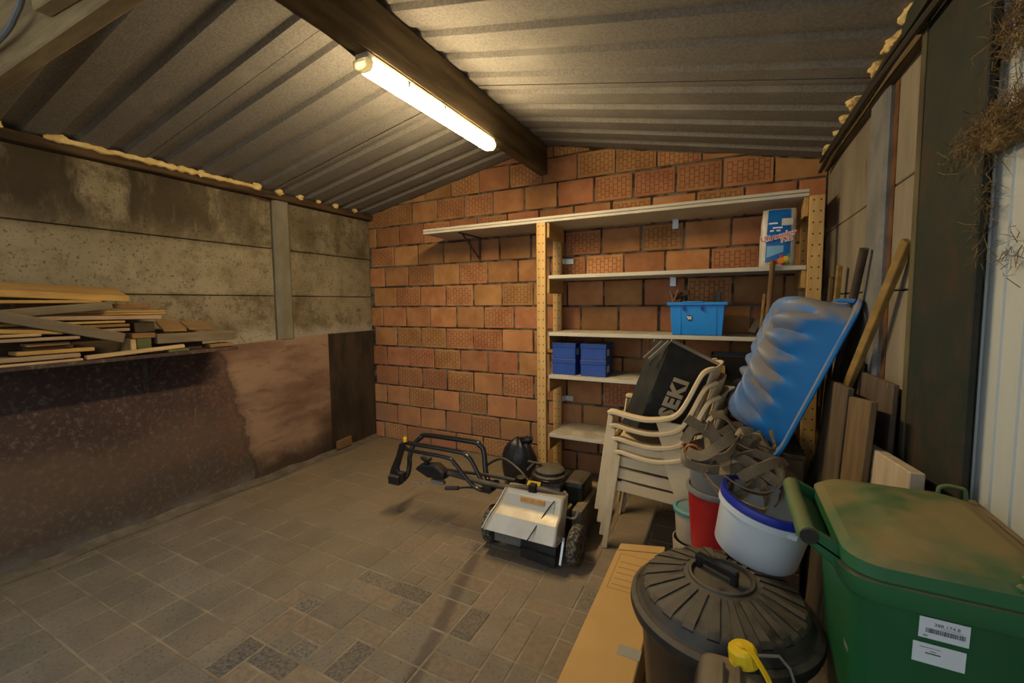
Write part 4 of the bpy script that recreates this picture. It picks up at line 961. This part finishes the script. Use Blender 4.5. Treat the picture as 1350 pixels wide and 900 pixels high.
obj('throttle_cable', G().tube(smooth_path([(-1.40,2.34,.33),(-1.28,2.36,.40),(-1.15,2.34,.36),(-1.05,2.3,.30)]), .009, 7), M['black_pl'], t, smooth=True)

# black rubbish bag behind the machine
def rub(u, v):
    a = 2*PI*u; b = v
    r_ = .155*(math.sin(PI*min(1, .12+b*.80))**.6)*(1+.10*noise.noise(Vector((math.cos(a)*2, math.sin(a)*2, b*4)))+.035*noise.noise(Vector((math.cos(a)*7, math.sin(a)*7, b*3))))
    if b > .9: r_ *= 1-.5*(b-.9)/.1
    return Vector((-1.40+r_*math.cos(a)*.88, 2.86+r_*.62*math.sin(a), .004+.37*b+.012*noise.noise(Vector((a*2, b*5, 2)))))
gg = G().grid(rub, 56, 24, wrap=True); gg.f += [tuple(range(56))[::-1], tuple(range(56*23, 56*24))]
t = thing('rubbish_bag', (-1.40, 2.86, 0), 'shiny black rubbish bag between the machine and the shelving post', 'bag')
obj('bag_film', gg, M['bagfilm'], t, smooth=70)
obj('tied_neck', G().blob((-1.33,2.86,.372), (.05,.035,.022), .8, 6, 16, 9, 3), M['bagfilm'], t, smooth=True)

# ------------------------------------------------------------------ blue tub leaning upside down against the right wall
A_ = Vector((.222, 0, .700)); U_ = Vector((.369, 0, .929)); W_ = Vector((-.929, 0, .369)); LT, YT, HYT = .715, 2.50, .27
def tubp(s, y, w): return A_ + U_*s + W_*w + Vector((0, y, 0))
rings = [(0,0,0),(.02,.004,.0),(.06,.012,0),(.11,.020,.05),(.135,.026,.45),(.16,.034,.8),(.19,.044,1),(.215,.054,1),(.238,.072,1),(.252,.095,1),(.254,.12,.9),(.246,.15,.5),(.238,.18,.2),(.236,.21,0)]
NT = 240; NLOB = 20
def rrp(u, hs, hy, r_):
    """point and outward normal on a rounded rectangle, u along the perimeter"""
    a, b = hs-r_, hy-r_; q = PI*r_/2
    segs = [2*b, q, 2*a, q, 2*b, q, 2*a, q]; tot = sum(segs); d = (u % 1)*tot
    cor = [None, (a,b,0), None, (-a,b,PI/2), None, (-a,-b,PI), None, (a,-b,1.5*PI)]
    for i, L_ in enumerate(segs):
        if d <= L_ or i == 7: break
        d -= L_
    if i == 0: return hs, -b+d, 1, 0
    if i == 2: return a-d, hy, 0, 1
    if i == 4: return -hs, b-d, -1, 0
    if i == 6: return -a+d, -hy, 0, -1
    cx, cy, a0 = cor[i]; t_ = a0 + d/r_
    return cx+r_*math.cos(t_), cy+r_*math.sin(t_), math.cos(t_), math.sin(t_)
def tubring(u, v):
    i = min(int(round(v*(len(rings)-1))), len(rings)-1); w, ins, sc = rings[i]
    s_, y_, nx, ny = rrp(u, LT/2-ins, HYT-ins, .10)
    lob = abs(math.sin(PI*NLOB*u)); off = sc*(.022*lob-.010)
    return tubp(LT/2 + s_ + nx*off, YT + y_ + ny*off, w + .042*(lob-.6)*sc)
t = thing('plastic_tub', (.2, YT, .69), 'blue scalloped plastic tub tipped on edge against the right wall', 'tub')
gg = G().grid(tubring, NT, len(rings), wrap=True); gg.f.append(tuple(range(NT*(len(rings)-1), NT*len(rings))))
obj('shell', gg, M['tub'], t, smooth=55)
def flange(u, v):
    a = 2*PI*u; o_ = [(0,0),(.026,0),(.030,.006),(.028,.016),(.020,.018),(.0,.018)][int(round(v*5))]
    s_, y_, _n, _m = rrp(u, LT/2+o_[0], HYT+o_[0], .08); return tubp(LT/2+s_, YT+y_, o_[1])
obj('rim', G().grid(flange, NT, 6, wrap=True), M['tub'], t, smooth=40)
for k in range(3):
    y = 2.26+.035*k
    obj('corner_ridge', G().prism([tubp(LT+.005, y, .022), tubp(LT+.005, y+.03, .022), tubp(LT-.01, y+.015, .075)], U_*.018), M['tub'], t, bevel=.003)

# dark crate that carries the tub, deep behind the buckets
t = thing('wooden_crate', (.16, 2.50, 0), 'dark wooden crate in the shadow under the blue tub', 'crate')
for i in range(5):
    for yy in (2.28, 2.70): obj('slat', G().box(.01,.32,yy,yy+.015,.01+.135*i,.13+.135*i), M['b_dark'], t, bevel=.003)
for i in range(5): obj('slat', G().box(-.005,.01,2.28,2.715,.01+.135*i,.13+.135*i), M['b_dark'], t, bevel=.003)
obj('lid_board', G().box(-.01,.325,2.275,2.72,.672,.692), M['b_dark'], t, bevel=.003)
for x in (.012,.29):
    for y in (2.296,2.67): obj('corner_post', G().box(x,x+.03,y,y+.03,0,.672), M['b_dark'], t)

# ------------------------------------------------------------------ boards, stake and handles against the right wall
def lean(name, lab, m, pts, d, cat='board'):
    return tag(obj(name, G().prism(pts, d), M[m], bevel=.003), lab, cat, 'boards leaning on the right wall')
lean('leaning_board', 'grey-brown rough board leaning below the blue tub, leftmost of the boards', 'b_grey', [(.345,1.985,0),(.345,2.38,0),(.400,2.38,1.035),(.400,1.97,1.062)], (.022,.004,0))
lean('leaning_board', 'narrow brown plank standing right of the grey-brown board', 'b_brown', [(.352,1.74,0),(.352,1.96,0),(.402,1.955,1.036),(.402,1.69,1.072)], (.02,0,0))
lean('leaning_board', 'dark spotted board standing behind the narrow brown plank', 'b_dark', [(.445,1.765,0),(.445,2.16,0),(.475,2.13,1.105),(.475,1.765,1.118)], (.016,0,0))
lean('leaning_board', 'dark broad board hidden behind the other leaning boards', 'b_dark', [(.445,2.20,0),(.445,2.52,0),(.480,2.50,1.12),(.480,2.18,1.14)], (.016,0,0))
lean('leaning_board', 'pale sanded thick board in front of the steel column', 'b_pale', [(.385,1.40,0),(.385,1.90,0),(.420,1.885,.895),(.420,1.405,.952)], (.032,0,0))
lean('leaning_board', 'short pale offcut beside the thick pale board', 'b_pale', [(.448,1.385,0),(.448,1.44,0),(.456,1.44,.90),(.456,1.385,.905)], (.03,0,0), 'offcut')
tag(obj('wooden_stake', G().bar((.352,2.80,.18),(.512,1.845,1.58),(1,.3,0),.022,.038), M['w_stake'], bevel=.003), 'long olive-brown wooden stake leaning up to the right wall', 'stake')
tag(obj('wooden_pole', G().tube([(.40,2.90,0),(.478,2.20,1.595)], .016, 10), M['handle_d'], smooth=True), 'dark round tool handle rising behind the blue tub', 'handle')
tag(obj('pine_stick', G().bar((.490,3.10,0),(.492,2.70,1.565),(1,0,0),.02,.045), M['w_stake'], bevel=.002), 'narrow pine stick in the corner beside the perforated post', 'stick')
tag(obj('pine_stick', G().bar((.492,3.20,0),(.494,2.90,1.51),(1,0,0),.016,.04), M['b_brown'], bevel=.002), 'brown stick in the corner left of the pine stick', 'stick')
tag(obj('wooden_pole', G().tube([(.14,2.86,0),(.218,2.925,1.622)], .014, 10), M['handle_w'], smooth=True), 'brown round broom handle standing in front of the shelves', 'handle')
tag(obj('short_stick', G().bar((.085,2.87,0),(.181,2.925,1.43),(1,0,0),.014,.018), M['w_stake'], bevel=.002), 'short square stick beside the brown broom handle', 'stick')

# ------------------------------------------------------------------ buckets
def bucket(name, lab, cat, c, rb, rt, h, m, tilt=None, rimm=None, lidm=None, ring=None, wall=.004):
    t = thing(name, c, lab, cat)
    T = Matrix.Translation(c) @ (tilt if tilt is not None else Matrix.Identity(4))
    obj('body', G().lathe([(rb*.96,0),(rb,.006),(rt,h),(rt-wall,h),(rb-wall,.012)], 40).xform(T), M[m], t, smooth=40)
    if rimm: obj('rim', G().lathe([(rt,h-.014),(rt+.006,h-.014),(rt+.007,h),(rt+.004,h+.007),(rt-.006,h+.007),(rt-.006,h-.004)], 40, cap0=False, cap1=False).xform(T), M[rimm], t, smooth=40)
    if ring: obj('grip_ring', G().lathe([(rt-.004,h-.034),(rt+.006,h-.034),(rt+.006,h-.016),(rt-.002,h-.016)], 40, cap0=False, cap1=False).xform(T), M[ring], t, smooth=40)
    if lidm: obj('lid', G().lathe([(rt+.006,h-.012),(rt+.008,h+.004),(rt-.006,h+.010),(rt-.012,h+.003),(.02,h+.003)], 40).xform(T), M[lidm], t, smooth=40)
    return t, T
tilt = Matrix.Rotation(math.radians(11), 4, 'Y') @ Matrix.Rotation(math.radians(3), 4, 'X')
tb, TB = bucket('white_bucket', 'white plastic bucket with dark blue rim tilted on the black bin lid', 'bucket', (.083,1.415,.655), .110, .120, .165, 'white_pl', tilt, 'blue_rim', None, 'white_pl')
obj('handle_lug', G().box(.035,.068,-.118,-.104,.128,.146).xform(TB), M['white_pl'], tb, bevel=.003)
tr, TRm = bucket('red_bucket', 'tall red bucket with grey rim standing behind the white bucket', 'bucket', (-.02,1.98,0), .08, .125, .60, 'red_pl', None, 'grey_pl')
obj('grey_insert', G().lathe([(.112,.596),(.120,.70),(.126,.70),(.126,.71),(.114,.71),(.104,.60)], 36, (-.02,1.98,0), cap0=False, cap1=False), M['grey_pl'], tr, smooth=40)
bucket('paint_bucket', 'lower cream paint bucket standing beside the chair legs', 'bucket', (-.13,2.20,0), .085, .095, .235, 'cream')
bucket('paint_bucket', 'cream paint bucket with teal lid stacked on another bucket', 'bucket', (-.13,2.20,.236), .078, .088, .150, 'cream', None, None, 'teal')

# tangle of webbing straps over the buckets
t = thing('webbing_straps', (.03, 1.62, .80), 'tangle of dusty brown webbing straps heaped on the buckets', 'straps')
rr = random.Random(11)
LOOPS = [
 [(-.13,1.58,.90),(-.09,1.60,.955),(.00,1.58,.935),(.07,1.57,.905),(.11,1.60,.89),(.07,1.68,.90),(-.03,1.70,.915),(-.12,1.66,.90),(-.13,1.58,.885)],
 [(-.13,1.56,.885),(-.12,1.54,.845),(-.05,1.53,.835),(.02,1.54,.845),(.07,1.56,.87),(.02,1.66,.90),(-.08,1.66,.88),(-.13,1.56,.885)],
 [(-.06,1.52,.82),(-.02,1.49,.785),(.03,1.48,.775),(.08,1.50,.82),(.12,1.55,.85),(.06,1.62,.87),(-.03,1.58,.85),(-.06,1.52,.82)],
 [(.00,1.46,.85),(.05,1.44,.825),(.11,1.44,.82),(.15,1.48,.845),(.14,1.54,.885),(.08,1.56,.90),(.01,1.52,.885),(.00,1.46,.85)],
 [(.04,1.45,.85),(.09,1.46,.885),(.14,1.50,.90),(.165,1.55,.875),(.16,1.54,.83),(.155,1.49,.80),(.14,1.45,.79)],
 [(.015,1.44,.80),(.05,1.415,.785),(.10,1.41,.775),(.115,1.44,.795),(.10,1.50,.825),(.03,1.50,.835),(.015,1.44,.80)],
 [(-.02,1.60,.93),(.03,1.62,.965),(.06,1.63,.945),(.03,1.64,.91),(.00,1.62,.925),(.02,1.61,.95)],
 [(.07,1.60,.92),(.10,1.58,.955),(.12,1.60,.92),(.14,1.58,.885),(.165,1.56,.86)],
 [(-.08,1.55,.86),(-.03,1.57,.90),(.04,1.55,.885),(.10,1.52,.86),(.15,1.50,.83)],
]
for _ in range(5):
    c_ = Vector((rr.uniform(-.06,.10), rr.uniform(1.50,1.62), rr.uniform(.85,.93))); ph = rr.uniform(0, 6.28); q = rr.uniform(.045,.085)
    LOOPS.append([c_+Vector((q*math.cos(ph+a), q*.7*math.sin(ph+a), .028*math.sin(2*a+ph)+.01*a)) for a in [j*.75 for j in range(rr.choice((7,8,9)))]])
for k, L_ in enumerate(LOOPS):
    pts = smooth_path(L_, 7); ph = rr.uniform(0, 6)
    def side(u, ph=ph): return Vector((math.cos(ph+u*3)*.55, math.sin(ph+u*3)*.5, 1.0 if k % 3 else .35))
    obj('strap_loop', G().ribbon(pts, side, .032, .0045), M['strap'], t, smooth=50)
obj('orange_loop', G().tube([(-.10+.022*math.cos(a*.5), 1.545, .888+.018*math.sin(a*.5)) for a in range(13)], .004, 6), M['orange_rub'], t, smooth=True)
obj('ratchet', G().box(.085,.135,1.52,1.57,.85,.875), M['iron'], t, bevel=.004)

# ------------------------------------------------------------------ black dustbin with ribbed lid
BC = (-.002, 1.225)
t = thing('dustbin', (BC[0], BC[1], 0), 'round black plastic dustbin with dusty ribbed lid', 'bin')
def flut(r, z, a, i): return (r*(1+.006*(1 if math.sin(a*14) > .3 else -.3)), z) if 1 < i < 5 else (r, z)
obj('body', G().lathe([(.15,0),(.158,.006),(.166,.05),(.188,.35),(.200,.52),(.206,.545),(.213,.55),(.213,.565)], 84, (*BC,0), mod=flut), M['black_pl'], t, smooth=35)
lid = obj('lid', G().lathe([(.216,.552),(.228,.556),(.232,.568),(.230,.584),(.219,.592),(.212,.590),(.205,.598),(.197,.622),(.190,.628),(.08,.660),(.076,.656),(.02,.657)], 64, (*BC,0), cap0=False), M['black_lid'], t, smooth=38)
for k in range(22):
    a = 2*PI*k/22+.08; ca, sa = math.cos(a), math.sin(a)
    def rp(r_, z_, w_): return [(BC[0]+r_*ca-w_*sa, BC[1]+r_*sa+w_*ca, z_), (BC[0]+r_*ca+w_*sa, BC[1]+r_*sa-w_*ca, z_)]
    A1 = rp(.092,.655,.007); B1 = rp(.096,.6592,.0055); C1 = rp(.188,.6328,.0125); D1 = rp(.1985,.6225,.013); E1 = rp(.198,.612,.013)
    V = A1+B1+C1+D1+E1
    obj('lid_rib', G().add(V, [(0,1,3,2),(2,3,5,4),(4,5,7,6),(6,7,9,8),(0,2,4,6,8),(9,7,5,3,1)]), M['black_lid'], lid)
obj('lid_collar', G().lathe([(.070,.657),(.074,.666),(.080,.664),(.084,.656)], 40, (*BC,0), cap0=False, cap1=False), M['black_lid'], lid, smooth=True)
dx = Vector((.86,-.5,0)).normalized(); hc = Vector((BC[0]-.012, BC[1]+.004, .684))
obj('lid_handle', G().bar(hc-dx*.058, hc+dx*.058, (-dx.y,dx.x,0), .022, .020).bar(hc-dx*.05+Vector((0,0,-.03)), hc-dx*.05, dx, .016, .018).bar(hc+dx*.05+Vector((0,0,-.03)), hc+dx*.05, dx, .016, .018), M['black_gloss'], lid, bevel=.003)
wa = 2*PI*.80; ww = []
def rim_pt(a, r_, z_): return (BC[0]+r_*math.cos(a), BC[1]+r_*math.sin(a), z_)
a0 = math.radians(-78); a1 = math.radians(-54)
obj('wire_clamp', G().tube([rim_pt(a0-.02,.240,.520), rim_pt(a0,.236,.545), rim_pt(a0,.245,.585), rim_pt(a0+.03,.240,.612), rim_pt(a0+.08,.222,.626), rim_pt(a1-.08,.222,.626), rim_pt(a1-.03,.240,.612), rim_pt(a1,.245,.585), rim_pt(a1+.01,.240,.540), rim_pt(a1-.03,.238,.522)], .0035, 8), M['galv'], t, smooth=True)

# jerrycan with yellow cap in the foreground
t = thing('jerrycan', (.02, .90, 0), 'dusty black jerrycan with yellow screw cap in the foreground', 'can')
def jer(u, v):
    a = 2*PI*u; ca, sa = math.cos(a), math.sin(a); p = .45
    zz = [0, .01, .05, .545, .60, .632, .645, .648][int(round(v*7))]; k = [.90, .97, 1, 1, .96, .84, .62, .30][int(round(v*7))]
    x = math.copysign(abs(ca)**p, ca)*.072*k; y = math.copysign(abs(sa)**p, sa)*.085*k
    return Vector((.022+x, .905+y, zz))
gg = G().grid(jer, 40, 8, wrap=True); gg.f += [tuple(range(40))[::-1], tuple(range(280, 320))]
obj('can_body', gg, M['jerry'], t, smooth=60)
for x in (.005, .035): obj('grip_bar', G().bar((x, .845, .638), (x, .93, .648), (1,0,0), .012, .03), M['jerry'], t, bevel=.005)
cm = Matrix.Translation((.045,.955,.652)) @ Matrix.Rotation(math.radians(-10), 4, 'Y')
obj('neck', G().lathe([(.026,-.03),(.024,.01)], 20).xform(cm), M['jerry'], t, smooth=True)
cap = obj('screw_cap', G().lathe([(.0285,0),(.0285,.003),(.027,.004),(.026,.026),(.022,.031),(.008,.032)], 40, mod=lambda r,z,a,i: (r*(1+(.04 if math.sin(a*12) > 0 else 0)) if 1 < i < 4 else r, z)).xform(cm), M['yellow'], t, smooth=30)
cs = cm @ Vector((0,0,.035))
obj('cap_strap', G().ribbon(smooth_path([cs, cs+Vector((.015,-.012,.002)), (.080,.91,.672), (.105,.87,.645), (.14,.835,.632)], 8), (.5,.8,0), .010, .003), M['yellow'], cap, smooth=True)
obj('cap_eye', G().lathe([(.009,.030),(.009,.036),(.004,.037)], 14).xform(cm), M['yellow'], cap, smooth=True)

# ------------------------------------------------------------------ flat cardboard box
t = thing('cardboard_box', (-.365, 1.3, 0), 'long flat cardboard box lying on the floor by the dustbin', 'box')
obj('carton', G().prism([(-.480,.45,0),(-.252,.45,0),(-.252,2.185,0),(-.480,2.125,0)], (0,0,.138)), M['card'], t, bevel=.004)
obj('end_flap', G().prism([(-.474,2.105,.139),(-.262,2.165,.139),(-.262,2.215,.146),(-.470,2.150,.147)], (0,0,.004)), M['card'], t)
obj('tape', G().box(-.33,-.2505,1.455,1.505,.1385,.1395).box(-.2522,-.2508,1.455,1.505,.07,.139), M['tape'], t)
pg = G().box(-.455,-.452,1.80,2.08,.1382,.1388).box(-.29,-.287,1.80,2.11,.1382,.1388).box(-.455,-.287,1.80,1.804,.1382,.1388).box(-.455,-.287,2.08,2.084,.1382,.1388)
for k in range(5): pg.box(-.44,-.31,1.83+.045*k,1.836+.045*k,.1382,.1388)
obj('printed_lines', pg, M['card_print'], t)

# ------------------------------------------------------------------ green wheeled bin
t = thing('wheelie_bin', (.40, 1.12, 0), 'large green wheeled waste bin with dusty lid at the right', 'bin')
def rrect(x0, x1, y0, y1, r_, z, n=6):
    P = []
    for cx, cy, a0 in ((x1-r_,y1-r_,0),(x0+r_,y1-r_,PI/2),(x0+r_,y0+r_,PI),(x1-r_,y0+r_,1.5*PI)):
        for i in range(n+1): a = a0+PI/2*i/n; P.append((cx+r_*math.cos(a), cy+r_*math.sin(a), z))
    return P
def loft_closed(secs, cap0=True, cap1=True):
    gg = G(); n = len(secs[0]); V = [p for s_ in secs for p in s_]
    F = [(i*n+k, i*n+(k+1)%n, (i+1)*n+(k+1)%n, (i+1)*n+k) for i in range(len(secs)-1) for k in range(n)]
    if cap0: F.append(tuple(range(n))[::-1])
    if cap1: F.append(tuple(range((len(secs)-1)*n, len(secs)*n)))
    return gg.add(V, F)
obj('body', loft_closed([rrect(.275,.440,1.02,1.24,.04,.03), rrect(.24,.470,.975,1.28,.045,.45), rrect(.212,.488,.952,1.302,.045,.862)]), M['green'], t, smooth=35)
obj('rim', loft_closed([rrect(.206,.492,.946,1.308,.05,.848), rrect(.198,.496,.938,1.316,.052,.862), rrect(.196,.496,.936,1.318,.052,.890), rrect(.206,.490,.946,1.308,.05,.896)]), M['green_lid'], t, smooth=35)
lid = obj('lid', loft_closed([rrect(.204,.494,.930,1.324,.055,.897), rrect(.198,.498,.924,1.330,.06,.903), rrect(.200,.498,.926,1.328,.06,.926), rrect(.215,.488,.940,1.314,.06,.940), rrect(.25,.478,.965,1.289,.055,.9445),
      rrect(.275,.470,.985,1.269,.05,.946), rrect(.285,.462,.995,1.259,.045,.9525), rrect(.31,.452,1.015,1.239,.04,.9545)]), M['green_lid'], t, smooth=30)
hb = obj('handle', G().tube([(.150,.985,.930),(.147,1.0,.930),(.147,1.06,.930),(.147,1.12,.930),(.147,1.18,.930),(.149,1.25,.930),(.150,1.27,.928)], [.0175,.0175,.0165,.018,.0165,.0175,.013], 14), M['green_handle'], t, smooth=True)
obj('end_cap', G().lathe([(.0165,0),(.015,.004)], 18).xform(Matrix.Translation((.150,.985,.930)) @ Matrix.Rotation(PI/2, 4, 'X')), M['black_pl'], hb)
for y in (.990, 1.255):
    obj('handle_arm', G().prism([(.140,y,.915),(.158,y,.905),(.21,y,.860),(.235,y,.860),(.235,y,.905),(.155,y,.944)], (0,.014,0)), M['green'], t, bevel=.003)
obj('handle_web', G().prism([(.155,.99,.925),(.205,.99,.895),(.205,1.265,.895),(.155,1.265,.922)], (0,0,-.004)), M['green'], t)
obj('lid_grip', G().box(.425,.465,.934,.952,.936,.954).box(.415,.475,.926,.942,.928,.942), M['green_lid'], t, bevel=.005)
obj('hinge_block', G().box(.222,.232,1.0,1.03,.70,.84), M['concblk'], t, bevel=.003)
obj('wire_hoop', G().tube(smooth_path([(.452,1.335,.932),(.455,1.338,.945),(.47,1.34,.951),(.488,1.335,.951),(.497,1.332,.948),(.499,1.330,.925)], 4), .0045, 8), M['green_handle'], t, smooth=True)
def fy(z): return .952 + (.862-z)*(.975-.952)/(.862-.45) - .0012
def sticker(x0, x1, z0, z1, sk):
    return obj('sticker', G().prism([(x0+sk,fy(z0),z0),(x1+sk,fy(z0),z0-.000),(x1,fy(z1),z1),(x0,fy(z1),z1)], (0,-.0006,0)), M['sticker'], t)
s1 = sticker(.309,.374,.803,.842,.0); s2 = sticker(.303,.372,.755,.793,.0)
text('number', '388.174.8', (.328, fy(.83)-.0009, .8285), (1,0,0), (0,-.056,1), .0062, M['ink'], s1, extrude=0)
bc = G(); x = .318; rb = random.Random(2)
while x < .368:
    w = rb.choice([.0006,.001,.0014]); bc.add([(x,fy(.814)-.0009,.814),(x+w,fy(.814)-.0009,.814),(x+w,fy(.823)-.0009,.823),(x,fy(.823)-.0009,.823)], [(0,1,2,3)]); x += w+rb.choice([.0005,.0009])
obj('barcode', bc, M['ink'], s1)
def inkline(par, x0, x1, z, h): obj('print_line', G().add([(x0,fy(z)-.0009,z),(x1,fy(z)-.0009,z),(x1,fy(z+h)-.0009,z+h),(x0,fy(z+h)-.0009,z+h)], [(0,1,2,3)]), M['ink'], par)
inkline(s1,.338,.366,.8255,.0006); inkline(s1,.315,.322,.8085,.0009); inkline(s1,.315,.321,.8065,.0009)
inkline(s2,.312,.340,.785,.0009); inkline(s2,.320,.340,.774,.0022); inkline(s2,.326,.334,.779,.0012)
for y in (1.0, 1.24):
    obj('wheel', G().lathe([(.03,-.02),(.08,-.02),(.09,-.01),(.09,.01),(.08,.02),(.03,.02)], 24).xform(Matrix.Translation((.265,y+.0,.09)) @ Matrix.Rotation(PI/2,4,'X')), M['tyre'], t, smooth=40)
